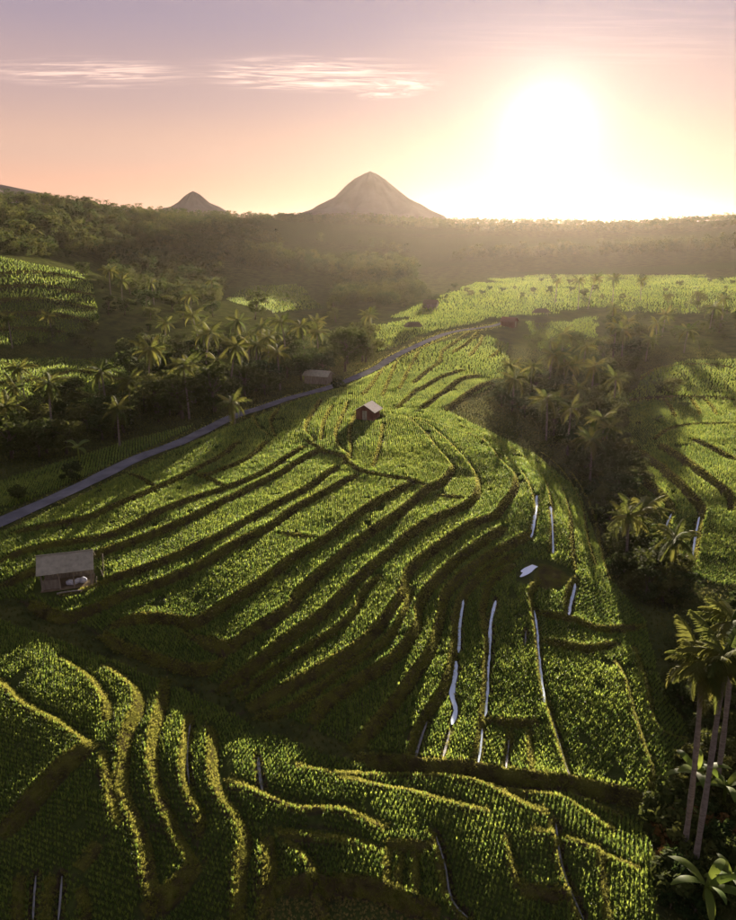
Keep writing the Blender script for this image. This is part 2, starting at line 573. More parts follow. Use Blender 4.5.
def unproject(px, py, tmin=24.0, tmax=2500.0):
    """photo pixels -> point on the smooth land"""
    d = ray(np.atleast_1d(px), np.atleast_1d(py))
    ts = np.geomspace(tmin, tmax, 420)
    res = np.zeros((len(d), 3))
    for i in range(0, len(d), 200):
        dd = d[i:i + 200]
        X = dd[:, None, 0] * ts
        Y = dd[:, None, 1] * ts
        Z = CAMZ + dd[:, None, 2] * ts
        g = Z - base_h(X, Y)
        hit = g < 0
        k = np.where(hit.any(1), hit.argmax(1), len(ts) - 1)
        k = np.maximum(k, 1)
        r_ = np.arange(len(dd))
        g0, g1 = g[r_, k - 1], g[r_, k]
        f = np.where(g1 < 0, np.clip(g0 / np.maximum(g0 - g1, 1e-9), 0, 1), 1.0)
        tt = ts[k - 1] + f * (ts[k] - ts[k - 1])
        res[i:i + 200] = dd * tt[:, None]
        res[i:i + 200, 2] += CAMZ
    return res


def smooth_path(pp, step=4.0):
    """Catmull-Rom through pixel points"""
    P = np.array(pp, float)
    P = np.vstack([2 * P[0] - P[1], P, 2 * P[-1] - P[-2]])
    out_ = []
    for i in range(1, len(P) - 2):
        p0, p1, p2, p3 = P[i - 1:i + 3]
        n = max(2, int(np.linalg.norm(p2 - p1) / step))
        for k in range(n):
            t = k / n
            out_.append(0.5 * ((2 * p1) + (p2 - p0) * t + (2 * p0 - 5 * p1 + 4 * p2 - p3) * t * t + (3 * p1 - p0 - 3 * p2 + p3) * t ** 3))
    out_.append(P[-2])
    return np.array(out_)


def resample(P, step):
    s = np.concatenate([[0], np.cumsum(np.linalg.norm(np.diff(P[:, :2], axis=0), axis=1))])
    n = max(2, int(s[-1] / step) + 1)
    q = np.linspace(0, s[-1], n)
    return np.stack([np.interp(q, s, P[:, i]) for i in range(P.shape[1])], -1)


# terrace banks traced along the slope: the higher ground lies to the left of the walking direction.
# (points, height of the step, face width)
BANKS = [
    ([(12, 534), (24, 532), (60, 526), (95, 518), (114, 509), (156, 490), (180, 478), (200, 468), (222, 457), (240, 443)], .5, .5),
    ([(0, 565), (20, 556), (52, 547), (103, 540), (136, 526), (163, 513), (200, 498), (225, 490), (259, 477), (289, 458), (306, 447)], .6, .5),
    ([(197, 474), (207, 476), (230, 468), (248, 460), (268, 442)], .5, .5),
    ([(0, 588), (20, 580), (38, 572), (62, 566), (90, 558), (136, 541), (180, 524), (215, 507), (259, 484), (286, 471), (308, 456), (321, 450)], .75, .6),
    ([(60, 600), (85, 593), (109, 583), (136, 575), (168, 562), (200, 547), (221, 539), (245, 524), (270, 509), (310, 487), (338, 467)], .75, .6),
    ([(30, 606), (50, 615), (65, 619), (90, 612), (122, 598), (152, 588), (200, 566), (242, 541), (270, 528), (291, 511), (321, 494), (357, 475)], .8, .7),
    ([(110, 627), (125, 622), (147, 619), (174, 621), (196, 624), (214, 613), (232, 602), (259, 586), (294, 560), (327, 541), (354, 520), (380, 502), (412, 484)], .8, .7),
    ([(196, 637), (212, 645), (229, 651), (253, 634), (289, 612), (302, 592), (338, 560), (360, 541), (376, 530), (401, 514), (425, 491), (444, 483), (454, 468)], .85, .8),
    ([(218, 687), (236, 682), (259, 666), (294, 636), (324, 615), (348, 592), (368, 572), (387, 556), (409, 536), (436, 520), (466, 507), (478, 494), (478, 478)], .85, .8),
    ([(237, 697), (270, 676), (302, 654), (338, 630), (357, 612), (362, 596), (380, 577)], .5, .5),
    ([(248, 709), (270, 698), (300, 685), (330, 668), (360, 649), (379, 630), (401, 600), (412, 570), (444, 545), (474, 525), (494, 519), (504, 506), (515, 490), (515, 476), (501, 462), (488, 446), (468, 434)], .85, .8),
    ([(255, 714), (286, 709), (320, 690), (345, 668), (368, 655), (388, 640), (404, 615), (412, 590)], .45, .5),
    ([(312, 722), (318, 712), (330, 700), (345, 690), (360, 681), (393, 660), (417, 630), (420, 605), (444, 575), (463, 558), (490, 540), (506, 529)], .85, .8),
    ([(350, 749), (360, 743), (378, 725), (395, 704), (414, 676), (431, 651), (441, 616), (447, 594), (471, 570), (512, 545), (530, 537)], .8, .8),
    ([(412, 762), (418, 735), (430, 710), (443, 690), (452, 660), (455, 640), (458, 610), (468, 590), (490, 568), (520, 553)], .6, .7),
    ([(477, 765), (481, 730), (485, 690), (487, 660), (488, 640), (483, 615), (485, 600), (492, 580), (514, 562)], .55, .6),
    ([(571, 781), (560, 745), (547, 702), (541, 680), (538, 645), (533, 610), (530, 595), (540, 580)], .5, .5),
    ([(569, 618), (567, 604), (571, 588), (577, 578)], .5, .5),
    # spur, bunds curling round to the right
    ([(454, 468), (447, 460), (436, 448), (425, 434), (412, 422), (401, 416)], .3, .4),
    ([(478, 478), (470, 465), (458, 452), (446, 440), (430, 427), (412, 418)], .3, .4),
    ([(531, 541), (536, 515), (531, 490), (520, 470), (495, 450), (470, 436), (440, 425), (416, 418)], .4, .4),
    ([(551, 554), (552, 515), (548, 490), (535, 468), (510, 448), (480, 432), (450, 422)], .5, .5),
    ([(575, 570), (572, 545), (570, 515), (560, 486), (545, 464), (520, 447)], .5, .5),
    ([(596, 565), (588, 540), (584, 515), (575, 490), (560, 468), (542, 453)], .5, .5),
    ([(610, 580), (602, 550), (596, 520), (586, 494), (572, 472)], .5, .5),
    # lower right plots
    ([(536, 611), (556, 617), (577, 621), (601, 630), (645, 627)], .4, .4),
    ([(541, 639), (563, 645), (590, 649), (618, 643)], .4, .4),
    ([(650, 806), (653, 772), (645, 748), (634, 713), (626, 680), (616, 660)], .4, .4),
    ([(686, 737), (664, 732), (653, 713), (647, 680), (634, 646)], .4, .4),
    ([(355, 756), (385, 760), (412, 763), (440, 767), (478, 770), (520, 778), (571, 784), (604, 792), (631, 799), (649, 808)], .9, .8),
    ([(485, 715), (504, 723), (539, 725)], .35, .4),
    ([(531, 772), (530, 750), (530, 730)], .25, .35), ([(505, 770), (508, 750), (511, 730)], .25, .35),
    ([(100, 634), (118, 645), (140, 653), (168, 662), (190, 667), (213, 667), (224, 655)], .7, .6),
    ([(196, 637), (186, 632), (178, 624)], .3, .4),
    # right hand fields
    ([(660, 446), (688, 465), (710, 482), (730, 498), (731, 512)], .8, .9),
    ([(639, 452), (664, 471), (688, 495), (702, 511), (697, 530), (693, 560)], .8, .9),
    ([(636, 471), (655, 490), (672, 509), (667, 524), (664, 550)], .6, .7),
    ([(655, 440), (668, 430), (690, 425), (736, 424)], .3, .6),
    ([(690, 440), (712, 449), (736, 462)], .5, .8),
    ([(620, 402), (660, 398), (700, 398), (736, 401)], .6, .7),
    ([(664, 398), (670, 407), (675, 418)], .3, .4), ([(690, 398), (697, 408), (700, 416)], .3, .4), ([(703, 398), (712, 408), (716, 416)], .3, .4),
    ([(640, 380), (660, 368), (700, 364), (736, 368)], .3, .5),
    # left hillside beyond the small field
    ([(-14, 276), (40, 273), (88, 281)], 1.3, 1.2), ([(-14, 289), (40, 286), (96, 297)], 1.3, 1.2), ([(-14, 302), (40, 300), (98, 310)], 1.3, 1.2), ([(-14, 316), (40, 314), (90, 322)], 1.3, 1.2), ([(-14, 331), (30, 329), (70, 334)], 1.3, 1.2),
    ([(-14, 385), (40, 380), (75, 372), (110, 378), (150, 384)], .8, .8),
    # upper terraces by the road
    ([(413, 384), (427, 372), (440, 362), (442, 353), (455, 343), (471, 332)], .7, .7),
    ([(418, 392), (441, 378), (466, 371)], .7, .7),
    ([(421, 410), (441, 395), (460, 381), (480, 376)], .8, .8),
    ([(447, 411), (469, 393), (485, 385), (504, 380)], .8, .8),
    ([(452, 354), (471, 340), (478, 333)], .7, .7),
    ([(469, 357), (480, 343), (483, 335)], .6, .6),
    ([(490, 358), (499, 351)], .5, .6),
    ([(397, 410), (417, 390)], .5, .6),
    ([(362, 396), (372, 385), (384, 367)], .5, .6), ([(382, 397), (393, 371), (397, 362)], .5, .6), ([(399, 390), (413, 362), (420, 352)], .5, .6),
    ([(270, 436), (259, 428), (253, 416)], .3, .5), ([(276, 438), (271, 422), (279, 409)], .3, .5), ([(316, 443), (306, 433), (308, 422), (321, 400)], .35, .5),
    ([(321, 442), (324, 422), (333, 405)], .3, .5), ([(351, 458), (340, 449), (336, 435), (340, 422), (348, 402)], .35, .5), ([(343, 465), (351, 454), (350, 430), (357, 411)], .3, .5),
    ([(373, 468), (380, 446), (383, 424)], .3, .5),
    ([(306, 442), (324, 452), (343, 458), (359, 471), (385, 477), (412, 482), (425, 488)], .3, .5),
    ([(436, 494), (466, 501)], .3, .4), ([(278, 533), (298, 537), (319, 543)], .2, .35), ([(130, 475), (142, 480), (156, 490)], .2, .35), ([(196, 473), (210, 479), (225, 490)], .2, .4),
    # foreground left: banks that face the morning sun
    ([(160, 908), (152, 885), (148, 860), (143, 838), (129, 805), (123, 785), (124, 760), (128, 735), (139, 710), (138, 690), (126, 678), (106, 663)], .7, .9),
    ([(109, 722), (108, 705), (100, 690), (88, 676), (62, 657)], .5, .7),
    ([(200, 866), (190, 855), (178, 835), (162, 798), (154, 767), (154, 734), (162, 704), (165, 680), (166, 674)], .6, .8),
    ([(199, 837), (203, 817), (198, 805), (188, 789), (184, 765), (187, 735), (190, 712)], .6, .6),
    ([(241, 925), (241, 900), (242, 868), (247, 838), (236, 812), (220, 790), (214, 770), (213, 734), (208, 722)], .7, .8),
    ([(263, 925), (266, 890), (267, 860), (262, 835)], .5, .5), ([(270, 903), (274, 865), (270, 835)], .4, .5),
    ([(97, 752), (62, 725), (27, 706), (0, 680)], .6, .8),
    ([(0, 838), (20, 820), (45, 790), (70, 765), (93, 752)], 1.0, 1.1),
    ([(145, 918), (170, 897), (198, 867)], .9, 1.0),
    ([(80, 872), (90, 858), (100, 848)], .4, .8),
    ([(20, 925), (21, 900), (22, 878)], .4, .5), ([(46, 925), (50, 900), (54, 878)], .4, .5), ([(88, 925), (86, 905), (84, 890)], .4, .5),
    ([(330, 925), (322, 900), (316, 872), (300, 850), (285, 838)], .4, .5), ([(120, 830), (112, 800), (108, 775), (104, 755)], .35, .5), ([(520, 890), (512, 862), (506, 838)], .3, .4), ([(610, 925), (604, 885), (600, 845)], .3, .4),
    ([(640, 870), (600, 852), (565, 838), (530, 832)], .3, .6), ([(380, 850), (340, 838), (300, 832), (275, 828)], .3, .6),
    # foreground right: brows that face away
    ([(547, 813), (534, 808), (501, 791), (469, 778), (450, 772), (409, 769), (360, 770), (330, 769), (297, 762)], .5, .8),
    ([(612, 827), (588, 812), (560, 794), (523, 788), (482, 780), (455, 771)], .4, .7),
    ([(623, 813), (590, 798), (571, 787)], .4, .6),
    ([(488, 812), (450, 802), (414, 791), (384, 785), (340, 776)], .45, .7),
    ([(387, 829), (357, 813), (332, 806), (297, 804), (262, 789), (229, 774)], .6, .8),
    ([(469, 922), (450, 900), (442, 862), (432, 833)], .4, .5),
    ([(582, 922), (566, 884), (558, 857), (554, 820)], .35, .45),
    ([(387, 846), (408, 849), (430, 851)], .4, .5),
    ([(388, 892), (388, 870), (389, 852)], .25, .35), ([(399, 897), (400, 875), (402, 854)], .25, .35), ([(417, 899), (417, 875), (416, 852)], .25, .35),
    ([(275, 888), (320, 886), (370, 890), (400, 903), (440, 917)], .7, .8),
    ([(520, 893), (545, 898), (575, 900)], .5, .6),
]
ROAD = [(-40, 540), (0, 522), (27, 510), (68, 492), (109, 472), (141, 456), (174, 445), (200, 433), (234, 416), (261, 408), (289, 398), (324, 389), (354, 378), (380, 366), (393, 357), (425, 342), (452, 332), (488, 327), (499, 324), (508, 322)]
WATERS = [  # (pixel path, width m, label)
    ([(463, 597), (460, 620), (459, 646)], .42, 'narrow bright strip of water, left of three channels below the pool'),
    ([(456, 655), (455, 672), (452, 690), (456, 705), (452, 722)], .62, 'blue strip of water at the foot of a brown bank in the hollow'),
    ([(450, 728), (446, 745), (443, 756)], .25, 'thin lower thread of water beneath the blue strip'),
    ([(496, 597), (491, 618), (490, 640), (488, 665), (487, 690), (485, 712)], .42, 'long straight white water channel in the middle of the hollow'),
    ([(482, 724), (480, 745), (478, 764)], .38, 'short blue water channel ending at the dark gully'),
    ([(534, 607), (537, 628), (538, 650), (541, 675), (544, 704)], .42, 'tall white water channel left of the big lower plot'),
    ([(575, 582), (571, 600), (568, 616)], .5, 'short bright water cut right of the brown earth patch'),
    ([(537, 494), (535, 515), (531, 538)], .55, 'bright water thread curling down the spur, left one'),
    ([(550, 508), (552, 530), (553, 552)], .5, 'bright water thread curling down the spur, right one'),
    ([(427, 718), (420, 738), (413, 762)], .28, 'grey slanting ditch left of the blue water strip'),
    ([(509, 737), (507, 755), (506, 770)], .25, 'small ditch of water at the gully edge'),
    ([(526, 630), (525, 645)], .2, 'tiny glint of water left of the tall channel'),
    ([(700, 515), (696, 535), (693, 556)], .5, 'water channel between two plots of the right hand field'),
    ([(672, 512), (667, 526), (665, 548)], .5, 'pale water channel beside the lone palm in the right field'),
    ([(258, 752), (259, 766), (262, 782)], .28, 'short pale water ditch in the foreground rice'),
    ([(190, 716), (187, 740), (187, 765), (189, 780)], .18, 'thin grey ditch between foreground terraces'),
    ([(436, 836), (445, 862), (452, 898), (468, 916)], .2, 'thin grey ditch winding down the near slope'),
    ([(556, 822), (560, 857), (568, 884), (584, 920)], .18, 'thin grey ditch near the bottom right rice'),
    ([(36, 876), (34, 900), (33, 924)], .16, 'thin ditch in the bottom left corner, left one'),
    ([(62, 876), (60, 900), (58, 924)], .16, 'thin ditch in the bottom left corner, right one'),
    ([(548, 706), (557, 735), (566, 768), (571, 780)], .22, 'dark ditch running on below the tall white channel'),
]

# all traced paths to the land
bank_w = []
for pp, h, w in BANKS:
    P = resample(unproject(*smooth_path(pp).T), 0.8)
    bank_w.append((P, h * 0.58, w * 0.68))
road_w = resample(unproject(*smooth_path(ROAD).T), 1.2)
# even out the road's own slope
for _ in range(12):
    road_w[1:-1, 2] = 0.25 * road_w[:-2, 2] + 0.5 * road_w[1:-1, 2] + 0.25 * road_w[2:, 2]
    road_w[1:-1, :2] = 0.15 * road_w[:-2, :2] + 0.7 * road_w[1:-1, :2] + 0.15 * road_w[2:, :2]
ROAD_HALF = 1.05
water_w = [(resample(unproject(*smooth_path(pp).T), 0.5), w * .66, lab) for pp, w, lab in WATERS]


def seg_dist(X, Y, P, margin):
    """signed distance to a polyline (+ on its left), arc length share and value column 2; only within margin"""
    n = len(X)
    best = np.full(n, 1e9)
    sign = np.zeros(n)
    par = np.zeros(n)
    val = np.zeros(n)
    cs = np.concatenate([[0], np.cumsum(np.linalg.norm(np.diff(P[:, :2], axis=0), axis=1))])
    for i0 in range(0, len(P) - 1, 10):
        i1 = min(i0 + 10, len(P) - 1)
        Q = P[i0:i1 + 1]
        m_ = np.nonzero((X > Q[:, 0].min() - margin) & (X < Q[:, 0].max() + margin) & (Y > Q[:, 1].min() - margin) & (Y < Q[:, 1].max() + margin))[0]
        if not len(m_):
            continue
        x, y = X[m_], Y[m_]
        for k in range(i0, i1):
            ax, ay = P[k, :2]
            dx, dy = P[k + 1, :2] - P[k, :2]
            l2 = dx * dx + dy * dy + 1e-12
            t = np.clip(((x - ax) * dx + (y - ay) * dy) / l2, 0, 1)
            ex, ey = x - ax - t * dx, y - ay - t * dy
            d_ = np.sqrt(ex * ex + ey * ey)
            up = d_ < best[m_]
            mi = m_[up]
            best[mi] = d_[up]
            sign[mi] = np.where(dx * ey[up] - dy * ex[up] >= 0, 1.0, -1.0)
            par[mi] = cs[k] + t[up] * (cs[k + 1] - cs[k])
            val[mi] = P[k, 2] + t[up] * (P[k + 1, 2] - P[k, 2])
    return best, sign, par, val, cs[-1]


def vnoise(x, y, s, seed):
    """cheap smooth value noise"""
    r_ = np.random.default_rng(seed)
    T = r_.random((64, 64))
    X, Y = x / s, y / s
    i, j = np.floor(X).astype(int), np.floor(Y).astype(int)
    fx, fy = X - i, Y - j
    fx = fx * fx * (3 - 2 * fx)
    fy = fy * fy * (3 - 2 * fy)
    a = T[i % 64, j % 64]
    b_ = T[(i + 1) % 64, j % 64]
    c = T[i % 64, (j + 1) % 64]
    d_ = T[(i + 1) % 64, (j + 1) % 64]
    return (a * (1 - fx) + b_ * fx) * (1 - fy) + (c * (1 - fx) + d_ * fx) * fy - 0.5


HUT_PADS = []      # (x, y, radius, z) level ground under the huts


def land(X, Y, fields=False):
    """height of the finished ground; with fields also bank / road / water nearness"""
    shp = np.shape(X)
    X = np.asarray(X, float).ravel()
    Y = np.asarray(Y, float).ravel()
    H = base_h(X, Y)
    R = np.hypot(X, Y)
    nearw = np.clip((R - 12) / 10, 0, 1)
    H = H + vnoise(X, Y, 7.0, 1) * 0.25 + vnoise(X, Y, 2.2, 2) * 0.08
    farw = np.clip((R - 380) / 150, 0, 1)
    H = H + farw * (vnoise(X * .3, Y, 70.0, 3) * 6 + vnoise(X * .6, Y, 30.0, 4) * 2)
    bank_near = np.full(len(X), 9.0)
    lip = np.full(len(X), 9.0)
    for P, h, w in bank_w:
        W = 3.2
        d_, sg, par, _, tot_ = seg_dist(X, Y, P, 9.0)
        m_ = d_ < 9.0
        dd = d_[m_]
        s = dd * sg[m_]
        taper = np.clip(np.minimum(par[m_], tot_ - par[m_]) / 1.5 + 0.15, 0, 1)
        step = np.clip(s / (w * 0.5), -1, 1)
        fall = np.exp(-np.maximum(dd - w * .5, 0) / W)
        H[m_] += 0.5 * h * step * fall * taper
        H[m_] += taper * 0.13 * np.exp(-((s - w * .5 - .12) / .18) ** 2)        # bund along the brow
        H[m_] -= taper * 0.10 * np.exp(-((s + w * .5 + .15) / .22) ** 2)        # ditch along the foot
        bank_near[m_] = np.minimum(bank_near[m_], dd - w * 0.5)
    wat = np.full(len(X), 9.0)
    for P, w, lab in water_w:
        d_ = seg_dist(X, Y, P, 3.0)[0]
        m_ = d_ < 3.0
        wat[m_] = np.minimum(wat[m_], d_[m_] - w * 0.5)
        H[m_] -= 0.22 * np.clip(1.6 - d_[m_] / (w * 0.5 + .12), 0, 1)
    d_, sg, par, val, _ = seg_dist(X, Y, road_w, 8.0)
    rd = d_ - ROAD_HALF
    m_ = d_ < 8.0
    k = np.clip(1 - (rd[m_] - 0.1) / 2.2, 0, 1)
    k = k * k * (3 - 2 * k)
    H[m_] = H[m_] * (1 - k) + (val[m_] - 0.06 - 0.25 * np.clip(rd[m_], 0, 1)) * k
    for hx, hy, hr, hz in HUT_PADS:
        q = np.hypot(X - hx, Y - hy)
        k = np.clip(1 - (q - hr) / 1.2, 0, 1)
        H = H * (1 - k) + hz * k
    if fields:
        return H.reshape(shp), bank_near.reshape(shp), rd.reshape(shp), wat.reshape(shp)
    return H.reshape(shp)


def pad(px, py, r_):
    p = unproject(px, py)[0]
    z = float(land(np.array([p[0]]), np.array([p[1]]))[0])
    HUT_PADS.append((p[0], p[1], r_, z))
    return np.array([p[0], p[1], z])


hut1_p = pad(69, 584, 2.6)
hut2_p = pad(368, 417, 2.4)

# polar grid round the camera's foot, finer where the photo looks
rows = [2.0, 6.0, 10.0, 14.0]
r_ = 16.0
while r_ < 450:
    rows.append(r_)
    r_ += min(max(0.16, 0.95 * r_ * r_ / (CAMZ * F)), 2.4)
while r_ < 14000:
    rows.append(r_)
    r_ *= 1.022
rows = np.array(rows)
az_f = np.arange(-0.60, 0.6001, 1.0 / 690)
az_c = np.linspace(az_f[-1], 2 * math.pi + az_f[0], 60)[1:-1]
azs = np.concatenate([az_f, az_c])
RR, AZ = np.meshgrid(rows, azs, indexing='ij')
GX, GY = RR * np.sin(AZ), RR * np.cos(AZ)
GH, GB, GR, GW = land(GX, GY, True)
nr, nc = GX.shape
GPX, GPY = project(GX, GY, GH)


def in_poly(px, py, poly):
    px = np.asarray(px)
    py = np.asarray(py)
    ins = np.zeros(px.shape, bool)
    n = len(poly)
    for i in range(n):
        x0, y0 = poly[i]
        x1, y1 = poly[(i + 1) % n]
        c = ((y0 > py) != (y1 > py)) & (px < (x1 - x0) * (py - y0) / (y1 - y0 + 1e-9) + x0)
        ins ^= c
    return ins


# where rice grows, as areas of the hillside
RICE_AREAS = {
    'main': [[(-60, 562), (0, 535), (70, 503), (150, 463), (215, 433), (290, 404), (360, 380), (430, 346), (480, 333), (508, 345), (514, 375), (475, 396), (440, 408), (480, 428), (535, 455), (578, 490), (596, 540), (610, 580),
              (645, 622), (660, 680), (690, 735), (655, 803), (571, 779), (470, 763), (355, 748), (250, 702), (215, 684), (170, 660), (105, 632), (60, 618), (30, 600), (-60, 600)]],
    'fore': [[(-60, 612), (0, 620), (60, 641), (110, 660), (160, 680), (210, 703), (260, 730), (330, 757), (410, 769), (480, 780), (570, 793), (640, 822), (655, 860), (660, 990), (-60, 990)]],
    'upper': [[(372, 325), (420, 305), (480, 280), (540, 275), (770, 276), (770, 318), (600, 311), (540, 315), (500, 320), (450, 328), (400, 348), (380, 356)], [(525, 322), (600, 317), (600, 345), (540, 352)]],
    'right': [[(612, 418), (640, 372), (690, 360), (770, 360), (770, 590), (715, 585), (690, 572), (645, 548), (628, 490)]],
    'left': [[(-40, 362), (60, 358), (150, 360), (155, 395), (100, 402), (-40, 415)], [(-40, 255), (0, 257), (90, 275), (100, 320), (60, 345), (-40, 352)], [(-40, 500), (0, 482), (130, 441), (195, 425), (185, 432), (60, 488), (-40, 530)],
             [(190, 350), (240, 338), (330, 334), (330, 345), (250, 355)], [(225, 300), (250, 286), (300, 285), (322, 308), (270, 314)]],
}
field = np.zeros(GX.shape, np.float32)
EDGE = (vnoise(GX, GY, 14.0, 91) + .5 * vnoise(GX, GY, 5.0, 92)) * np.clip((RR - 110) / 120, 0, 1) * .45
for polys in RICE_AREAS.values():
    for poly in polys:
        field[in_poly(GPX + EDGE * 60, GPY + EDGE * 22, poly)] = 1.0
far_patch = np.clip(vnoise(GX * .2, GY, 30.0, 11) * 9 - 0.2, 0, 1) * (RR > 385)
field = np.maximum(field, far_patch).astype(np.float32)
field[GR < 0.5] = 0

idx = np.arange(nr * nc).reshape(nr, nc)
nxt = np.roll(idx, -1, axis=1)
faces = np.stack([idx[:-1], nxt[:-1], nxt[1:], idx[1:]], -1)[:, :].reshape(-1, 4)
me = mesh_from('terraced_hillside', np.stack([GX, GY, GH], -1).reshape(-1, 3), faces[:, ::-1], M['ground'], True)
cap_c = me  # centre under the camera is closed by a small disc below
a_ = me.attributes.new('field', 'FLOAT', 'POINT')
a_.data.foreach_set('value', field.ravel())
ground = link('terraced_hillside', me)
setp(ground, 'green terraced hillsides falling into a misty valley', None, None, 'structure')


def gsample(G, x, y):
    rr = np.hypot(x, y)
    aa = np.arctan2(x, y)
    fi = np.clip(np.interp(rr, rows, np.arange(nr)), 0, nr - 1.001)
    nf = len(az_f)
    fj = np.clip((aa - az_f[0]) / (az_f[1] - az_f[0]), 0, nf - 1.001)
    i, j = fi.astype(int), fj.astype(int)
    a, b_ = fi - i, fj - j
    return (G[i, j] * (1 - b_) + G[i, j + 1] * b_) * (1 - a) + (G[i + 1, j] * (1 - b_) + G[i + 1, j + 1] * b_) * a


def on_ground(px, py):
    """photo pixel -> point on the finished ground"""
    p = unproject(px, py)
    p[:, 2] = gsample(GH, p[:, 0], p[:, 1])
    return p


# ------------------------------------------------------------------ banks: each an earth face with a grassy brow
bank_tops = []
for P, h, w in bank_w:
    n = len(P)
    T = np.gradient(P[:, :2], axis=0)
    T /= np.linalg.norm(T, axis=1)[:, None] + 1e-9
    Nn = np.stack([-T[:, 1], T[:, 0]], -1)          # to the higher side
    offs = np.array([-w * .5 - .10, -w * .5 + .02, -w * .16, w * .2, w * .5, w * .5 + .18, w * .5 + .36])
    s_al = np.linspace(0, 1, n)
    wob = vnoise(P[:, 0] * 3, P[:, 1] * 3, 2.0, 21) * 0.12
    XY = P[:, None, :2] + Nn[:, None, :] * (offs[None, :] + wob[:, None])[..., None]
    Z = land(XY[..., 0], XY[..., 1])
    add = np.array([-0.10, 0.03, 0.07, 0.08, 0.05, 0.04, -0.08])
    Z = Z + add + vnoise(XY[..., 0] * 4, XY[..., 1] * 4, 1.5, 22) * np.array([0, .1, .16, .16, .12, .06, 0])
    k = len(offs)
    V = np.concatenate([XY, Z[..., None]], -1).reshape(-1, 3)
    ii = np.arange(n * k).reshape(n, k)
    fc = np.stack([ii[:-1, :-1], ii[1:, :-1], ii[1:, 1:], ii[:-1, 1:]], -1).reshape(-1, 4)
    link('terrace_bank', mesh_from('terrace_bank', V, fc[:, ::-1], M['bank'], True), ground)
    bank_tops.append((XY[:, 4], Z[:, 4], XY[:, 2], Z[:, 2]))

# ------------------------------------------------------------------ road, water


def ribbon(P, half, zoff, cross=3, crown=0.0):
    n = len(P)
    T = np.gradient(P[:, :2], axis=0)
    T /= np.linalg.norm(T, axis=1)[:, None] + 1e-9
    Nn = np.stack([-T[:, 1], T[:, 0]], -1)
    o = np.linspace(-1, 1, cross)
    half = np.broadcast_to(half, (n,))
    XY = P[:, None, :2] + Nn[:, None, :] * (o[None, :] * half[:, None])[..., None]
    Z = P[:, None, 2] + zoff + crown * (1 - o[None, :] ** 2) + 0 * XY[..., 0]
    V = np.concatenate([XY, Z[..., None]], -1).reshape(-1, 3)
    ii = np.arange(n * cross).reshape(n, cross)
    fc = np.stack([ii[:-1, :-1], ii[1:, :-1], ii[1:, 1:], ii[:-1, 1:]], -1).reshape(-1, 4)
    return V, fc[:, ::-1]


edge = ROAD_HALF + vnoise(road_w[:, 0], road_w[:, 1], 3.0, 31) * 0.25
V, fc = ribbon(road_w, edge, 0.02, 5, 0.04)
setp(link('road', mesh_from('road', V, fc, M['road'], True)), 'narrow grey lane curving up the ridge past the palms', None, None, 'structure')

for P, w, lab in water_w:
    n = len(P)
    Q = P.copy()
    Q[:, 2] = land(Q[:, 0], Q[:, 1]) + 0.12
    for _ in range(4):
        Q[1:-1, 2] = 0.25 * Q[:-2, 2] + 0.5 * Q[1:-1, 2] + 0.25 * Q[2:, 2]
    hw = w * 0.5 * (0.85 + 0.5 * vnoise(P[:, 0] * 5, P[:, 1] * 5, 2.5, 41)) * np.clip(np.minimum(np.arange(n), np.arange(n)[::-1]) / 1.5 + .4, 0, 1)
    V, fc = ribbon(Q, hw, 0, 2)
    setp(link('water_channel', mesh_from('water_channel', V, fc, M['water'] if w > .2 else M['ditch'])), lab, None, None, 'structure')
# the little pool
pc = unproject(530, 567)[0]
th_ = np.linspace(0, 2 * math.pi, 20, endpoint=False)
rr_ = 1 + .22 * np.sin(3 * th_ + 1) + .12 * np.sin(5 * th_)
ring = on_ground(530 + rr_ * (10.5 * np.cos(th_) + 1.5 * np.sin(th_)), 569 - rr_ * (7.5 * np.cos(th_) - 3.6 * np.sin(th_)))
zp = ring[:, 2].mean() + 0.12
V = [(*pc[:2], zp)] + [(*q[:2], zp) for q in ring]
setp(link('pool', mesh_from('pool', V, [(0, 1 + (i + 1) % 20, 1 + i) for i in range(20)], M['water'])), 'small bright pool beside the brown earth patch', None, None, 'structure')
# bare earth patch right of the pool
pp = np.array([(540, 563), (552, 566), (564, 572), (571, 580), (560, 588), (548, 590), (538, 585), (533, 577)])
ring = on_ground(pp[:, 0], pp[:, 1])
cc = ring.mean(0)
V, fc = [], []
for k in range(5):
    f = k / 4
    for q in ring:
        x, y = cc[0] + (q[0] - cc[0]) * f, cc[1] + (q[1] - cc[1]) * f
        V.append((x, y, float(gsample(GH, np.array([x]), np.array([y]))[0]) + 0.10 * (1.15 - f) + 0.03))
for k in range(4):
    for j in range(8):
        fc.append((k * 8 + j, (k + 1) * 8 + j, (k + 1) * 8 + (j + 1) % 8, k * 8 + (j + 1) % 8))
setp(link('bare_earth', mesh_from('bare_earth', V, fc, M['bank'], True)), 'dug patch of dark bare earth beside the pool', None, None, 'structure')

# ------------------------------------------------------------------ mountains


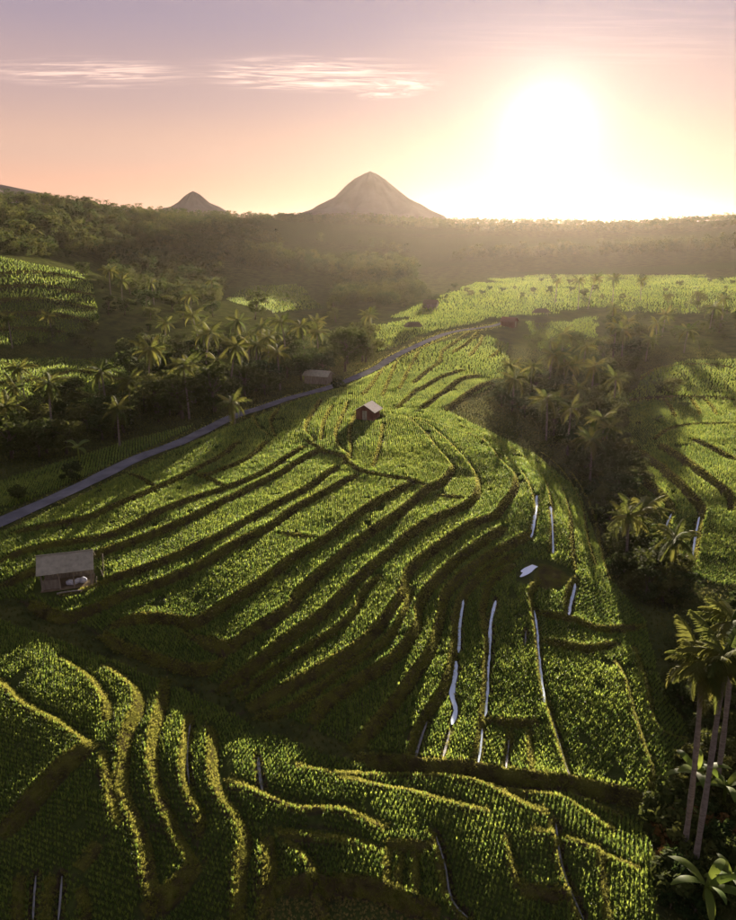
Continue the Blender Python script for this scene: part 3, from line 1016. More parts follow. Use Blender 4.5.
def mountain(px, peak_py, base_py, half_px, dist, seed, label, sharp=1.0, name='mountain'):
    d = ray(px, peak_py)
    k = dist / d[1]
    x0, zt = d[0] * k, CAMZ + d[2] * k
    zb = CAMZ + ray(px, base_py)[2] * dist / ray(px, base_py)[1]
    R0 = half_px / F * dist / CP * 0.97
    n, mrad = 96, 40
    V = [(x0, dist, zt)]
    hgt = zt - zb
    for i in range(1, mrad + 1):
        f = i / mrad * 2.2
        for j in range(n):
            th = 2 * math.pi * j / n
            rid = 0.14 * math.sin(th * 9 + seed + f * 2) + 0.10 * math.sin(th * 17 + 2 * seed - f * 3) + 0.07 * math.sin(th * 29 + seed * 3 + f * 5)
            zf = float(np.interp(f, [0, .08, .28, .44, .67, .875, 1.1, 1.35, 1.6, 2.2], [1, .97, .79, .60, .30, .10, -.05, -.16, -.5, -3.0]))
            z = zb + hgt * (zf - 0.02 + rid * min(f, 0.8) * 0.45 * (1 if i > 1 else 0.3))
            V.append((x0 + R0 * f * math.cos(th), dist + R0 * f * math.sin(th), z + (hgt * .03 * math.sin(th * 5 + f * 9 + seed) * min(f, 1) if i > 2 else 0)))
    fcs = [(0, 1 + j, 1 + (j + 1) % n) for j in range(n)]
    for i in range(mrad - 1):
        for j in range(n):
            fcs.append((1 + i * n + j, 1 + (i + 1) * n + j, 1 + (i + 1) * n + (j + 1) % n, 1 + i * n + (j + 1) % n))
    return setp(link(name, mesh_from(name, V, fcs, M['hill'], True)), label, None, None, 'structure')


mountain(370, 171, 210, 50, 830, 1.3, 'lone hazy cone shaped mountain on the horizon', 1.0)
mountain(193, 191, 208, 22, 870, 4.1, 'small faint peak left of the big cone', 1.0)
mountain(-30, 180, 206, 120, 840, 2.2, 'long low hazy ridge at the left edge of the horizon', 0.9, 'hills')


# ------------------------------------------------------------------ crops and grasses (uncountable): tufts set out in rows


def tuft(nb, hmin, hmax, spread, width, droop, seed):
    r = np.random.default_rng(seed)
    V, Fc = [], []
    for b in range(nb):
        a = r.random() * 2 * math.pi
        le = hmin + (hmax - hmin) * r.random()
        out_ = spread * (0.3 + 0.7 * r.random())
        dx, dy = math.cos(a), math.sin(a)
        sx, sy = -dy * width * .5, dx * width * .5
        bx, by = dx * 0.03, dy * 0.03
        mx, my, mz = bx + dx * out_ * .45, by + dy * out_ * .45, le * .68
        tx, ty, tz = bx + dx * out_, by + dy * out_, le * (1 - droop * r.random())
        o = len(V)
        V += [(bx - sx * .6, by - sy * .6, 0), (bx + sx * .6, by + sy * .6, 0), (mx + sx, my + sy, mz), (mx - sx, my - sy, mz), (tx, ty, tz)]
        Fc += [(o, o + 1, o + 2), (o, o + 2, o + 3), (o + 3, o + 2, o + 4)]
    return np.array(V), np.array(Fc)


def scatter_stuff(name, protos, P, rot, scl, var, mat, label, tilt=None):
    """one object: its mesh holds the small prototypes and the places; its node tree sets a prototype on every place"""
    V, Fc, pid = [], [], []
    off = 0
    for i, (v, f) in enumerate(protos):
        V.append(v)
        Fc.append(f + off)
        pid.append(np.full(len(v), i + 1))
        off += len(v)
    V.append(P)
    pid.append(np.zeros(len(P)))
    Fc = np.vstack(Fc)
    me = mesh_from(name, np.vstack(V), Fc, mat)
    n = len(me.vertices)
    pad_ = lambda a: np.concatenate([np.zeros(off), a]).astype(np.float32)
    for nm, arr in (('proto', np.concatenate(pid).astype(np.float32)), ('rotz', pad_(rot)), ('scl', pad_(scl)), ('variant', pad_(var))):
        a = me.attributes.new(nm, 'FLOAT', 'POINT')
        a.data.foreach_set('value', arr.astype(np.float32))
    o = link(name, me)
    ng = bpy.data.node_groups.new(name + ' layout', 'GeometryNodeTree')
    ng.interface.new_socket('Geometry', in_out='INPUT', socket_type='NodeSocketGeometry')
    ng.interface.new_socket('Geometry', in_out='OUTPUT', socket_type='NodeSocketGeometry')
    gi, go = N(ng, 'NodeGroupInput'), N(ng, 'NodeGroupOutput')

    def attr(nm):
        a = N(ng, 'GeometryNodeInputNamedAttribute', data_type='FLOAT')
        a.inputs[0].default_value = nm
        return a.outputs[0]

    def pick(k):
        c = N(ng, 'FunctionNodeCompare', data_type='FLOAT', operation='EQUAL')
        L(ng, attr('proto'), c.inputs[0])
        c.inputs[1].default_value = k
        c.inputs['Epsilon'].default_value = 0.1
        sg = N(ng, 'GeometryNodeSeparateGeometry', domain='POINT')
        L(ng, gi.outputs[0], sg.inputs[0])
        L(ng, c.outputs[0], sg.inputs[1])
        return sg.outputs[0]

    g2i = N(ng, 'GeometryNodeGeometryToInstance')
    for k in range(len(protos), 0, -1):
        L(ng, pick(k), g2i.inputs[0])
    iop = N(ng, 'GeometryNodeInstanceOnPoints')
    L(ng, pick(0), iop.inputs['Points'])
    L(ng, g2i.outputs[0], iop.inputs['Instance'])
    iop.inputs['Pick Instance'].default_value = True
    fi = N(ng, 'FunctionNodeFloatToInt')
    L(ng, attr('variant'), fi.inputs[0])
    L(ng, fi.outputs[0], iop.inputs['Instance Index'])
    cx = N(ng, 'ShaderNodeCombineXYZ')
    L(ng, attr('rotz'), cx.inputs[2])
    L(ng, cx.outputs[0], iop.inputs['Rotation'])
    L(ng, attr('scl'), iop.inputs['Scale'])
    L(ng, iop.outputs[0], go.inputs[0])
    md = o.modifiers.new('layout', 'NODES')
    md.node_group = ng
    return setp(o, label, None, None, 'stuff')


RICE_TUFTS = [tuft(13, .22, .36, .125, .030, .35, 100 + i) for i in range(4)]
RICE_LABEL = {
    'main': 'rows of green rice on the broad central slope below the lane',
    'fore': 'dark green rice on the near foreground terraces',
    'upper': 'sunlit yellow green rice beyond the end of the lane',
    'right': 'green rice in the plots on the far right, across the ravine',
    'left': 'green rice in the plots left of the lane',
}


def lattice(x0, x1, y0, y1, s, ang, jit):
    c, sn = math.cos(ang), math.sin(ang)
    cx_, cy_ = (x0 + x1) / 2, (y0 + y1) / 2
    R_ = math.hypot(x1 - x0, y1 - y0) / 2
    g = np.arange(-R_, R_, s)
    h = np.arange(-R_, R_, s * 1.12)
    A, B = np.meshgrid(g, h)
    A = A + rng.uniform(-jit, jit, A.shape) * s
    B = B + rng.uniform(-jit, jit, B.shape) * s
    X = cx_ + A * c - B * sn
    Y = cy_ + A * sn + B * c
    k = (X > x0) & (X < x1) & (Y > y0) & (Y < y1)
    return X[k], Y[k]


RICE_ANG = {'main': 0.75, 'fore': -0.35, 'upper': 0.2, 'right': 0.6, 'left': 0.3}
STRAW = [(266, 912), (280, 900), (302, 895), (343, 896), (380, 903), (440, 918), (440, 960), (266, 960)]
EARTH = [(533, 560), (545, 560), (572, 570), (578, 582), (560, 592), (540, 590), (516, 582), (516, 574)]
rice_total = 0
for key, polys in RICE_AREAS.items():
    allp = []
    for poly in polys:
        pxy = np.array(poly, float)
        bb = unproject(np.clip(pxy[:, 0], -60, 796), np.clip(pxy[:, 1], 150, 985))
        x0, x1, y0, y1 = bb[:, 0].min() - 3, bb[:, 0].max() + 3, bb[:, 1].min() - 3, bb[:, 1].max() + 3
        for (d0_, d1_, s_) in ((14, 58, .24), (58, 90, .27), (90, 140, .36), (140, 230, .6), (230, 460, .95)):
            if d1_ < np.hypot(bb[:, 0], bb[:, 1]).min() - 5 or d0_ > np.hypot(bb[:, 0], bb[:, 1]).max() + 5:
                continue
            ym = min(y1, d1_)
            X, Y = lattice(max(x0, -d1_ * .62), min(x1, d1_ * .62), max(y0, d0_ * .8), ym, s_, RICE_ANG[key], .13 if s_ < .5 else .48)
            R_ = np.hypot(X, Y)
            k = (R_ >= d0_) & (R_ < d1_) & (np.abs(np.arctan2(X, Y)) < .598)
            X, Y = X[k], Y[k]
            Z = gsample(GH, X, Y)
            PX, PY = project(X, Y, Z)
            k = (gsample(field, X, Y) > .5) & in_poly(PX, PY, poly) & ~in_poly(PX, PY, EARTH) & ~in_poly(PX, PY, STRAW)
            k &= (gsample(GB, X, Y) > .12) & (gsample(GR, X, Y) > .7) & (gsample(GW, X, Y) > .10)
            for hx, hy, hr, hz in HUT_PADS:
                k &= np.hypot(X - hx, Y - hy) > hr + .2
            k &= vnoise(X, Y, 1.4, 51) > -0.40
            X, Y, Z = X[k], Y[k], Z[k]
            sc = (s_ / .22) ** .5
            allp.append(np.stack([X, Y, Z, np.full(len(X), sc)], -1))
    P = np.vstack(allp)
    n = len(P)
    rice_total += n
    scl = P[:, 3] * rng.uniform(.8, 1.2, n) * (1 + .25 * vnoise(P[:, 0], P[:, 1], 3.0, 61) + .3 * vnoise(P[:, 0], P[:, 1], 11.0, 62))
    scatter_stuff('rice_crop', RICE_TUFTS, P[:, :3], rng.uniform(0, 6.28, n), scl, rng.integers(0, 4, n), M['rice'], RICE_LABEL[key])
print('rice tufts', rice_total)

# grass on the brows of the banks, along the lane and in the gully
gp = []
for (txy, tz, mxy, mz) in bank_tops:
    n = len(tz)
    dist_ = np.hypot(txy[:, 0], txy[:, 1]).mean()
    rep = 16 if dist_ < 70 else (9 if dist_ < 130 else 4)
    for _ in range(rep):
        f = rng.random(n - 1)[:, None]
        q = txy[:-1] * (1 - f) + txy[1:] * f
        q = q + rng.normal(0, .13, q.shape)
        gp.append(np.stack([q[:, 0], q[:, 1], gsample(GH, q[:, 0], q[:, 1]) + .03, np.full(n - 1, .85)], -1))
    for _ in range(rep // 2 if txy[:, 1].mean() > 62 else rep * 2):
        f = rng.random(n - 1)[:, None]
        q = mxy[:-1] * (1 - f) + mxy[1:] * f + rng.normal(0, .15, (n - 1, 2))
        gp.append(np.stack([q[:, 0], q[:, 1], gsample(GH, q[:, 0], q[:, 1]) + .02, np.full(n - 1, .7)], -1))
for Pw, ww, lab in water_w:
    Tw = np.gradient(Pw[:, :2], axis=0)
    Tw /= np.linalg.norm(Tw, axis=1)[:, None] + 1e-9
    for sgn in (-1, 1):
        for _ in range(5):
            q = Pw[:, :2] + np.stack([-Tw[:, 1], Tw[:, 0]], -1) * (sgn * (ww * .5 + rng.uniform(-.08, .22, len(Tw))))[:, None] + Tw * rng.uniform(-.3, .3, (len(Tw), 1))
            gp.append(np.stack([q[:, 0], q[:, 1], gsample(GH, q[:, 0], q[:, 1]) + .05, np.full(len(Tw), .75)], -1))
for sgn in (-1, 1):
    for _ in range(6):
        T = np.gradient(road_w[:, :2], axis=0)
        T /= np.linalg.norm(T, axis=1)[:, None]
        off = ROAD_HALF + .15 + rng.random(len(T)) * 1.2
        q = road_w[:, :2] + np.stack([-T[:, 1], T[:, 0]], -1) * (sgn * off)[:, None] + rng.normal(0, .4, (len(T), 2)) * .5
        gp.append(np.stack([q[:, 0], q[:, 1], gsample(GH, q[:, 0], q[:, 1]), np.full(len(T), .9)], -1))
P = np.vstack(gp)
n = len(P)
X, Y = lattice(-85, 85, 20, 180, .42, .4, .48)
Z = gsample(GH, X, Y)
PX, PY = project(X, Y, Z)
k = (gsample(field, X, Y) < .5) & (gsample(GR, X, Y) > .5) & (PX > -60) & (PX < 796) & (PY < 985) & (gsample(GW, X, Y) > .1) & (np.abs(np.arctan2(X, Y)) < .598)
for hx, hy, hr, hz in HUT_PADS:
    k &= np.hypot(X - hx, Y - hy) > hr - .6
ROUGH_P = np.stack([X[k], Y[k], Z[k]], -1)
X, Y = lattice(-14, 8, 18, 45, .2, .2, .45)
Z = gsample(GH, X, Y)
PX, PY = project(X, Y, Z)
k = in_poly(PX, PY, STRAW)
STRAW_P = np.stack([X[k], Y[k], Z[k]], -1)
GRASS_TUFTS = [tuft(12, .10, .23, .13, .018, .5, 200 + i) for i in range(3)]
far_s = np.clip(np.hypot(P[:, 0], P[:, 1]) / 80, 1, 2.2) ** .6
scatter_stuff('bank_grass', GRASS_TUFTS, P[:, :3], rng.uniform(0, 6.28, n), P[:, 3] * far_s * rng.uniform(.7, 1.35, n), rng.integers(0, 3, n), M['grass'], 'pale golden grass along the terrace brows and lane')
scatter_stuff('rough_grass', GRASS_TUFTS, ROUGH_P, rng.uniform(0, 6.28, len(ROUGH_P)), rng.uniform(.7, 1.9, len(ROUGH_P)), rng.integers(0, 3, len(ROUGH_P)), M['rough'], 'rough dark grass of the gully, ravine and road verges')
scatter_stuff('dry_straw', GRASS_TUFTS, STRAW_P, rng.uniform(0, 6.28, len(STRAW_P)), rng.uniform(.6, 1.1, len(STRAW_P)), rng.integers(0, 3, len(STRAW_P)), M['straw'], 'cut yellow straw on the mound at the bottom edge')
print('grass tufts', n)

# ------------------------------------------------------------------ trees


def leaf_cloud(centres, radii, n_each, size, r, flat=.75, lean=.5):
    """leaf-sized diamond faces spread through clumps"""
    C, Rr = [], []
    for c, q in zip(centres, radii):
        d = r.normal(0, 1, (n_each, 3))
        d /= np.linalg.norm(d, axis=1)[:, None]
        rad = q * (0.45 + 0.55 * r.random(n_each) ** .5)
        C.append(np.array(c) + d * rad[:, None] * np.array([1, 1, flat]))
        Rr.append(d)
    C, D = np.vstack(C), np.vstack(Rr)
    n = len(C)
    nrm_ = D * lean + r.normal(0, .6, (n, 3)) + np.array([0, 0, .35])
    nrm_ /= np.linalg.norm(nrm_, axis=1)[:, None]
    ref = r.normal(0, 1, (n, 3))
    a = np.cross(nrm_, ref)
    a /= np.linalg.norm(a, axis=1)[:, None] + 1e-9
    b = np.cross(nrm_, a)
    sz = size * r.uniform(.6, 1.3, n)[:, None]
    V = np.stack([C - a * sz, C - b * sz * .45, C + a * sz, C + b * sz * .45], 1).reshape(-1, 3)
    return V, np.arange(n * 4).reshape(n, 4)


def broad_tree(seed, H, crown_w, nclump, nleaf, leaf, bare=.28):
    r = np.random.default_rng(seed)
    tr = MB()
    lean = r.normal(0, .05 * H, 2)
    top = Vector((lean[0], lean[1], H * .62))
    trunk_pts = [Vector((0, 0, -.4)), Vector((lean[0] * .2, lean[1] * .2, H * .15)), Vector((lean[0] * .6, lean[1] * .5, H * .38)), top]
    tr.tube(trunk_pts, [H * .03, H * .024, H * .018, H * .009], 7)
    cs, rs = [], []
    for k in range(nclump):
        a = 2.4 * k + r.random()
        f = math.sqrt((k + .5) / nclump)
        zz = H * (bare + (.92 - bare) * r.random() ** .8)
        prof = math.sin(math.pi * min(max((zz / H - bare * .6) / (1.08 - bare * .6), .02), .98)) ** .7
        rad = crown_w * f * prof * r.uniform(.75, 1.12)
        c = Vector((lean[0] * .8 + math.cos(a) * rad, lean[1] * .8 + math.sin(a) * rad, zz))
        cs.append(tuple(c))
        rs.append(crown_w * r.uniform(.24, .40))
        if k % 2 == 0:
            st_ = trunk_pts[1].lerp(top, r.uniform(.25, .95))
            mid = st_.lerp(c, .5) + Vector((0, 0, .04 * H))
            tr.tube([st_, mid, c], [H * .009, H * .006, H * .003], 5, False)
    V, Fq = leaf_cloud(cs, rs, nleaf, leaf, r)
    return tr.mesh('trunk', M['bark'], True), mesh_from('crown', V, Fq, M['tree'])


def frond_mesh(seed, length, nl, mat, droop):
    """one palm frond along +X: arched midrib with two rows of drooping leaflets"""
    r = np.random.default_rng(seed)
    V, Fc = [], []

    def rib(t):
        return np.array([length * t * (1 - .12 * t), 0, length * (.42 * t - droop * t * t)])
    for k in range(8):
        a, b = rib(k / 8), rib((k + 1) / 8)
        w0, w1 = .05 * (1 - k / 9), .05 * (1 - (k + 1) / 9)
        o = len(V)
        V += [a + (0, w0, 0), a - (0, w0, 0), b - (0, w1, 0), b + (0, w1, 0), a - (0, 0, w0), b - (0, 0, w1)]
        Fc += [(o, o + 1, o + 2, o + 3), (o + 1, o + 4, o + 5, o + 2), (o + 4, o, o + 3, o + 5)]
    for k in range(nl):
        t = .14 + .86 * k / (nl - 1)
        p = rib(t)
        ll = length * .26 * math.sin(math.pi * (.18 + .76 * t)) ** .8 * r.uniform(.85, 1.1)
        for s_ in (-1, 1):
            d = np.array([.55 + .3 * t, s_ * (.85 - .25 * t), -.28 - .35 * r.random()])
            d /= np.linalg.norm(d)
            wv = np.array([1, 0, 0.0]) * .055 * length / 3
            o = len(V)
            m_ = p + d * ll * .55
            e = p + d * ll + np.array([0, 0, -.22 * ll])
            V += [p - wv, p + wv, m_ + wv, m_ - wv, e]
            Fc += [(o, o + 1, o + 2, o + 3), (o + 3, o + 2, o + 4)]
    return mesh_from('frond', np.array(V), Fc, mat)


def banana_leaf_mesh(seed, length, width):
    r = np.random.default_rng(seed)
    n = 9
    V, Fc = [], []
    for i in range(n):
        t = i / (n - 1)
        w = width * math.sin(math.pi * min(.06 + .94 * t, .985)) ** .6 * .5 * (0.12 if t < .12 else 1)
        c = np.array([length * t * (1 - .15 * t), 0, length * (.9 * t - .75 * t * t)])
        sag = .25 * w + .1 * r.random() * w
        V += [c + (0, w, -sag + .05), c + (0, 0, 0.02), c + (0, -w, -sag + .05)]
    for i in range(n - 1):
        Fc += [(i * 3, i * 3 + 1, i * 3 + 4, i * 3 + 3), (i * 3 + 1, i * 3 + 2, i * 3 + 5, i * 3 + 4)]
    return mesh_from('leaf', np.array(V), Fc, M['banana'], True)


FRONDS = [frond_mesh(300 + i, 3.0, 26, M['palm'], d) for i, d in enumerate((.35, .55, .8, .45))]
BLEAF = [banana_leaf_mesh(330 + i, 2.3, .50) for i in range(3)]


def palm_trunk(seed, H, bend):
    r = np.random.default_rng(seed)
    tr = MB()
    a = r.random() * 6.28
    pts_, rad = [], []
    for k in range(9):
        t = k / 8
        o = bend * H * (t * t)
        pts_.append((math.cos(a) * o, math.sin(a) * o, -.4 + (H + .4) * t))
        rad.append(.135 * (1.45 - .35 * min(t * 8, 1) - .35 * t) + (.03 if k % 2 else 0))
    tr.tube(pts_, rad, 8)
    hd = MB()
    hx, hy, hz_ = pts_[-1]
    # heart of the crown with a cluster of nuts
    for k in range(7):
        th = k * .9
        q = Vector((hx + .22 * math.cos(th), hy + .22 * math.sin(th), hz_ - .22 - .05 * (k % 3)))
        hd.tube([q - Vector((0, 0, .13)), q - Vector((0, 0, .06)), q + Vector((0, 0, .06)), q + Vector((0, 0, .13))], [.03, .12, .12, .03], 6)
    hd.tube([(hx, hy, hz_ - .35), (hx, hy, hz_ + .1), (hx, hy, hz_ + .7)], [.16, .17, .03], 7)
    return tr.mesh('trunk', M['palmtrunk'], True), hd.mesh('nut_cluster', M['palm'], True), Vector(pts_[-1])


PALM_TR = [palm_trunk(350 + i, 8.0 + 1.2 * i, .05 + .05 * (i % 3)) for i in range(5)]
PALM_H = [8.0 + 1.2 * i for i in range(5)]
BROAD = [broad_tree(400 + i, *a) for i, a in enumerate([(8, 3.4, 24, 70, .30), (6.5, 3.0, 20, 70, .28), (9.5, 3.2, 26, 70, .30, .2), (5, 2.8, 18, 70, .26, .18), (10.5, 4.4, 32, 70, .32), (7.5, 2.2, 20, 70, .28, .15)])]
BROAD_H = [8, 6.5, 9.5, 5, 10.5, 7.5]
BUSH = [broad_tree(430 + i, *a) for i, a in enumerate([(2.0, 1.4, 12, 60, .20, .08), (1.5, 1.2, 10, 60, .18, .06), (2.8, 1.5, 14, 60, .22, .08)])]
BUSH_RED = mesh_from('crown', *(lambda q: (q[0], q[1]))(leaf_cloud([(math.cos(k) * .7, math.sin(k * 1.7) * .7, .5 + .16 * k) for k in range(9)], [.55] * 9, 60, .2, np.random.default_rng(5))), M['russet'])


def empty(name, p, rz=0.0, sc=1.0):
    o = link(name, None, None, tuple(map(float, p)))
    o.rotation_euler = (0, 0, rz)
    o.scale = (sc, sc, sc)
    o.empty_display_size = .3
    return o


def put_broad(p, kind, h, label, group, protos=None, heights=None, name='broadleaf_tree', cat='tree', wide=1.0):
    protos = protos or BROAD
    sc = h / (heights or BROAD_H)[kind]
    o = empty(name, p, random.uniform(0, 6.28), sc)
    o.scale = (sc * wide, sc * wide, sc)
    link('trunk', protos[kind][0], o)
    link('crown', protos[kind][1], o)
    return setp(o, label, cat, group)


def put_bush(p, kind, h, label, group):
    o = empty('bush', p, random.uniform(0, 6.28), h / (2.0, 1.5, 2.8)[kind])
    link('stem', BUSH[kind][0], o)
    link('foliage', BUSH[kind][1], o)
    return setp(o, label, 'bush', group)


def put_palm(p, h, label, group, nf=17, flen=1.0, rz=None, dead=0):
    kind = int(np.argmin([abs(h - q) for q in PALM_H]))
    sc = h / PALM_H[kind]
    o = empty('coconut_palm', p, random.uniform(0, 6.28) if rz is None else rz)
    tm, hm_, top = PALM_TR[kind]
    t1 = link('trunk', tm, o)
    t1.scale = (1, 1, sc)
    hd = link('nut_cluster', hm_, o)
    hd.location.z = h - PALM_H[kind]
    crown_k = random.uniform(.85, 1.15) if rz is None else 1.0
    nf = nf if rz is not None else nf - random.randrange(5)
    for k in range(nf):
        f = (k + .5) / nf
        fm = FRONDS[(0, 3, 1, 2)[min(int(f * 4), 3)]]
        q = link('frond', fm, o, (top.x, top.y, h))
        up = math.radians(62 - 88 * f + random.uniform(-8, 8))
        q.rotation_euler = (random.uniform(-.25, .25), -up + math.radians(22), 2.4 * k + random.uniform(-.25, .25))
        q.scale = (flen * crown_k * random.uniform(.8, 1.15),) * 3
    return setp(o, label, 'palm', group)


def put_banana(p, h, label, group, nl=8):
    o = empty('banana_plant', p, random.uniform(0, 6.28))
    st_ = MB()
    st_.tube([(0, 0, -.3), (0.02, 0, h * .3), (.05, .02, h * .62), (.06, .02, h * .8)], [.13, .12, .09, .04], 8)
    link('stem', st_.mesh('stem', M['banana'], True), o)
    sc = h / 3.2
    for k in range(nl):
        q = link('leaf', BLEAF[k % 3], o, (.05, .02, h * (.6 + .02 * (k % 5))))
        up = math.radians(50 - 60 * k / nl)
        q.rotation_euler = (random.uniform(-.3, .3), -up + .45, 2.4 * k + random.uniform(-.3, .3))
        q.scale = (sc * random.uniform(.8, 1.1),) * 3
    return setp(o, label, 'banana plant', group)


def spread(poly, n, seed, mind):
    """n pixel places inside a polygon, at least mind apart"""
    r = np.random.default_rng(seed)
    P = np.array(poly, float)
    res = []
    for _ in range(n * 60):
        x = r.uniform(P[:, 0].min(), P[:, 0].max())
        y = r.uniform(P[:, 1].min(), P[:, 1].max())
        if in_poly(np.array([x]), np.array([y]), poly)[0] and all((x - a) ** 2 + ((y - b) * 1.8) ** 2 > mind * mind for a, b in res):
            res.append((x, y))
            if len(res) >= n:
                break
    return np.array(res)


def tell_apart(items, place, grp):
    """items: (object, noun, px, py, height, height range); a label for each by size, depth and place, then by order"""
    xs = np.array([i[2] for i in items])
    ys = np.array([i[3] for i in items])
    xq = np.quantile(xs, [.12, .38, .62, .88])
    ym = np.median(ys)
    cells = {}
    for o, noun, px, py, h, (h0, h1) in items:
        size = 'tall' if h > h0 + (h1 - h0) * .66 else ('low' if h < h0 + (h1 - h0) * .33 else 'middling')
        where = ('far left', 'left', 'centre', 'right', 'far right')[int(np.searchsorted(xq, px))]
        cells.setdefault((size, noun, 'front' if py > ym else 'back', where), []).append((px, o))
    for (size, noun, dep, where), m_ in cells.items():
        m_.sort(key=lambda t: t[0])
        for i, (_, o) in enumerate(m_):
            tail = '' if len(m_) == 1 else (', ' + ('left', 'right')[i] + ' of two' if len(m_) == 2 else (', ' + ('first', 'second', 'third', 'fourth', 'fifth', 'sixth', 'seventh', 'eighth', 'ninth', 'tenth')[min(i, 9)] + ' from left'))
            setp(o, f'{size} {noun}, {dep} {where} of {place}{tail}', None, grp)


def grove(poly, nb, npalm, seed, hb, hp, place, grp, mind=9, wide=1.0):
    for noun, n_, hh, md, sd in (('leafy tree', nb, hb, mind, seed), ('palm', npalm, hp, mind * 1.3, seed + 50)):
        if not n_:
            continue
        q = spread(poly, n_, sd, md)
        items = []
        for p, (px, py) in zip(on_ground(q[:, 0], q[:, 1]), q):
            h = random.uniform(*hh)
            if noun == 'palm':
                o = put_palm(p, h, None, None)
            else:
                o = put_broad(p, random.randrange(6), h, None, None, wide=wide * random.uniform(.9, 1.25))
            items.append((o, noun, px, py, h, hh))
        tell_apart(items, place, ('palms' if noun == 'palm' else 'leafy trees') + ' of ' + grp)


def bushes(poly, n_, seed, hh, place, grp, mind):
    q = spread(poly, n_, seed, mind)
    items = []
    for p, (px, py) in zip(on_ground(q[:, 0], q[:, 1]), q):
        h = random.uniform(*hh)
        items.append((put_bush(p, random.randrange(3), h, None, None), 'bush', px, py, h, hh))
    tell_apart(items, place, grp)


# groves (bases of the trees on the hillside)
grove([(-10, 425), (50, 403), (125, 403), (140, 425), (105, 447), (40, 462), (-10, 472)], 28, 6, 1, (3.6, 6.5), (6.5, 8.5), 'the grove below the left field', 'the grove at the left edge', 10, 1.25)
grove([(130, 362), (230, 358), (300, 352), (368, 345), (374, 360), (330, 376), (250, 400), (190, 424), (145, 424), (130, 400)], 76, 17, 2, (4.0, 7.8), (6, 11), 'the grove above the lane', 'the grove above the lane', 8, 1.25)
grove([(-10, 345), (100, 328), (200, 335), (205, 352), (130, 355), (60, 352), (-10, 358)], 14, 5, 3, (2.0, 3.6), (5, 7), 'the trees behind the left field', 'the trees behind the left field', 9, 1.2)
grove([(645, 332), (700, 332), (736, 338), (736, 352), (680, 354), (645, 362)], 12, 4, 9, (1.6, 2.8), (4, 6), 'the strip above the right hand plots', 'the strip above the right hand plots', 9, 1.3)
grove([(540, 356), (560, 352), (600, 348), (610, 322), (640, 318), (645, 362), (632, 376), (612, 410), (618, 445), (585, 442), (560, 425), (545, 400)], 70, 14, 4, (3.2, 5.6), (6, 8.5), 'the wooded ravine', 'the ravine wood', 8, 1.25)
grove([(495, 396), (518, 382), (540, 385), (552, 408), (560, 432), (535, 426), (505, 412)], 22, 4, 8, (2.4, 4.0), (4.5, 6), 'the thicket behind the spur crest', 'the thicket behind the spur', 8, 1.3)
grove([(548, 428), (600, 440), (620, 442), (628, 472), (602, 486), (572, 462)], 20, 3, 11, (3.5, 5.5), (6, 8), 'the upper ravine bottom', 'the upper ravine bottom', 8, 1.3)
grove([(562, 448), (618, 440), (632, 492), (650, 552), (690, 578), (672, 612), (640, 600), (616, 560), (606, 520), (592, 482)], 38, 3, 5, (2.4, 4.6), (5, 6.5), 'the ravine bottom', 'the ravine bottom', 9, 1.25)
grove([(60, 262), (110, 268), (190, 285), (215, 296), (215, 322), (170, 322), (110, 320), (100, 290)], 20, 8, 6, (3.5, 6), (6, 9), 'the hazy hollow beyond the grove', 'the hollow beyond the left field', 12, 1.2)
grove([(690, 320), (736, 312), (736, 335), (700, 335)], 8, 2, 7, (2, 4), (5, 7), 'the clump at the right edge', 'the clump at the right edge', 8)

# single palms that stand out
for px, py, h, fl, lab in [
    (150, 402, 9.5, 1.1, 'tall coconut palm with a bare pale trunk at the left end of the grove'),
    (207, 372, 8.0, 1.05, 'coconut palm standing dark against the pale strip of field'),
    (240, 358, 8.5, 1.25, 'coconut palm with a wide sunlit crown against the pale strip of field'),
    (306, 372, 9.5, 1.1, 'tall coconut palm above the little roadside shelter'),
    (100, 392, 3.2, .8, 'short lone palm standing in the small lit field at left'),
    (555, 304, 7.5, .9, 'lone palm at the near edge of the upper field, left of a group'),
    (578, 309, 9.0, 1.0, 'left palm of the close pair on the upper field'),
    (588, 309, 9.8, 1.0, 'right palm of the close pair on the upper field'),
    (612, 305, 8.5, 1.0, 'palm leaning beside the close pair on the upper field'),
    (640, 302, 7.0, .9, 'small palm on the upper field left of a round tree'),
    (640, 540, 3.6, 1.35, 'squat palm with long sunlit fronds beside the right hand water channels'),
    (120, 447, 5.5, .9, 'young palm at the lower edge of the left grove near the lane'),
    (235, 424, 3.4, 1.15, 'spiky palm right at the bend of the lane'),
    (546, 440, 7.0, 1.1, 'palm leaning over the top of the steep spur'),
    (590, 470, 5.0, 1.0, 'low palm in the ravine above the squat palm'),
]:
    put_palm(on_ground(px, py)[0], h, lab, None, 18, fl)
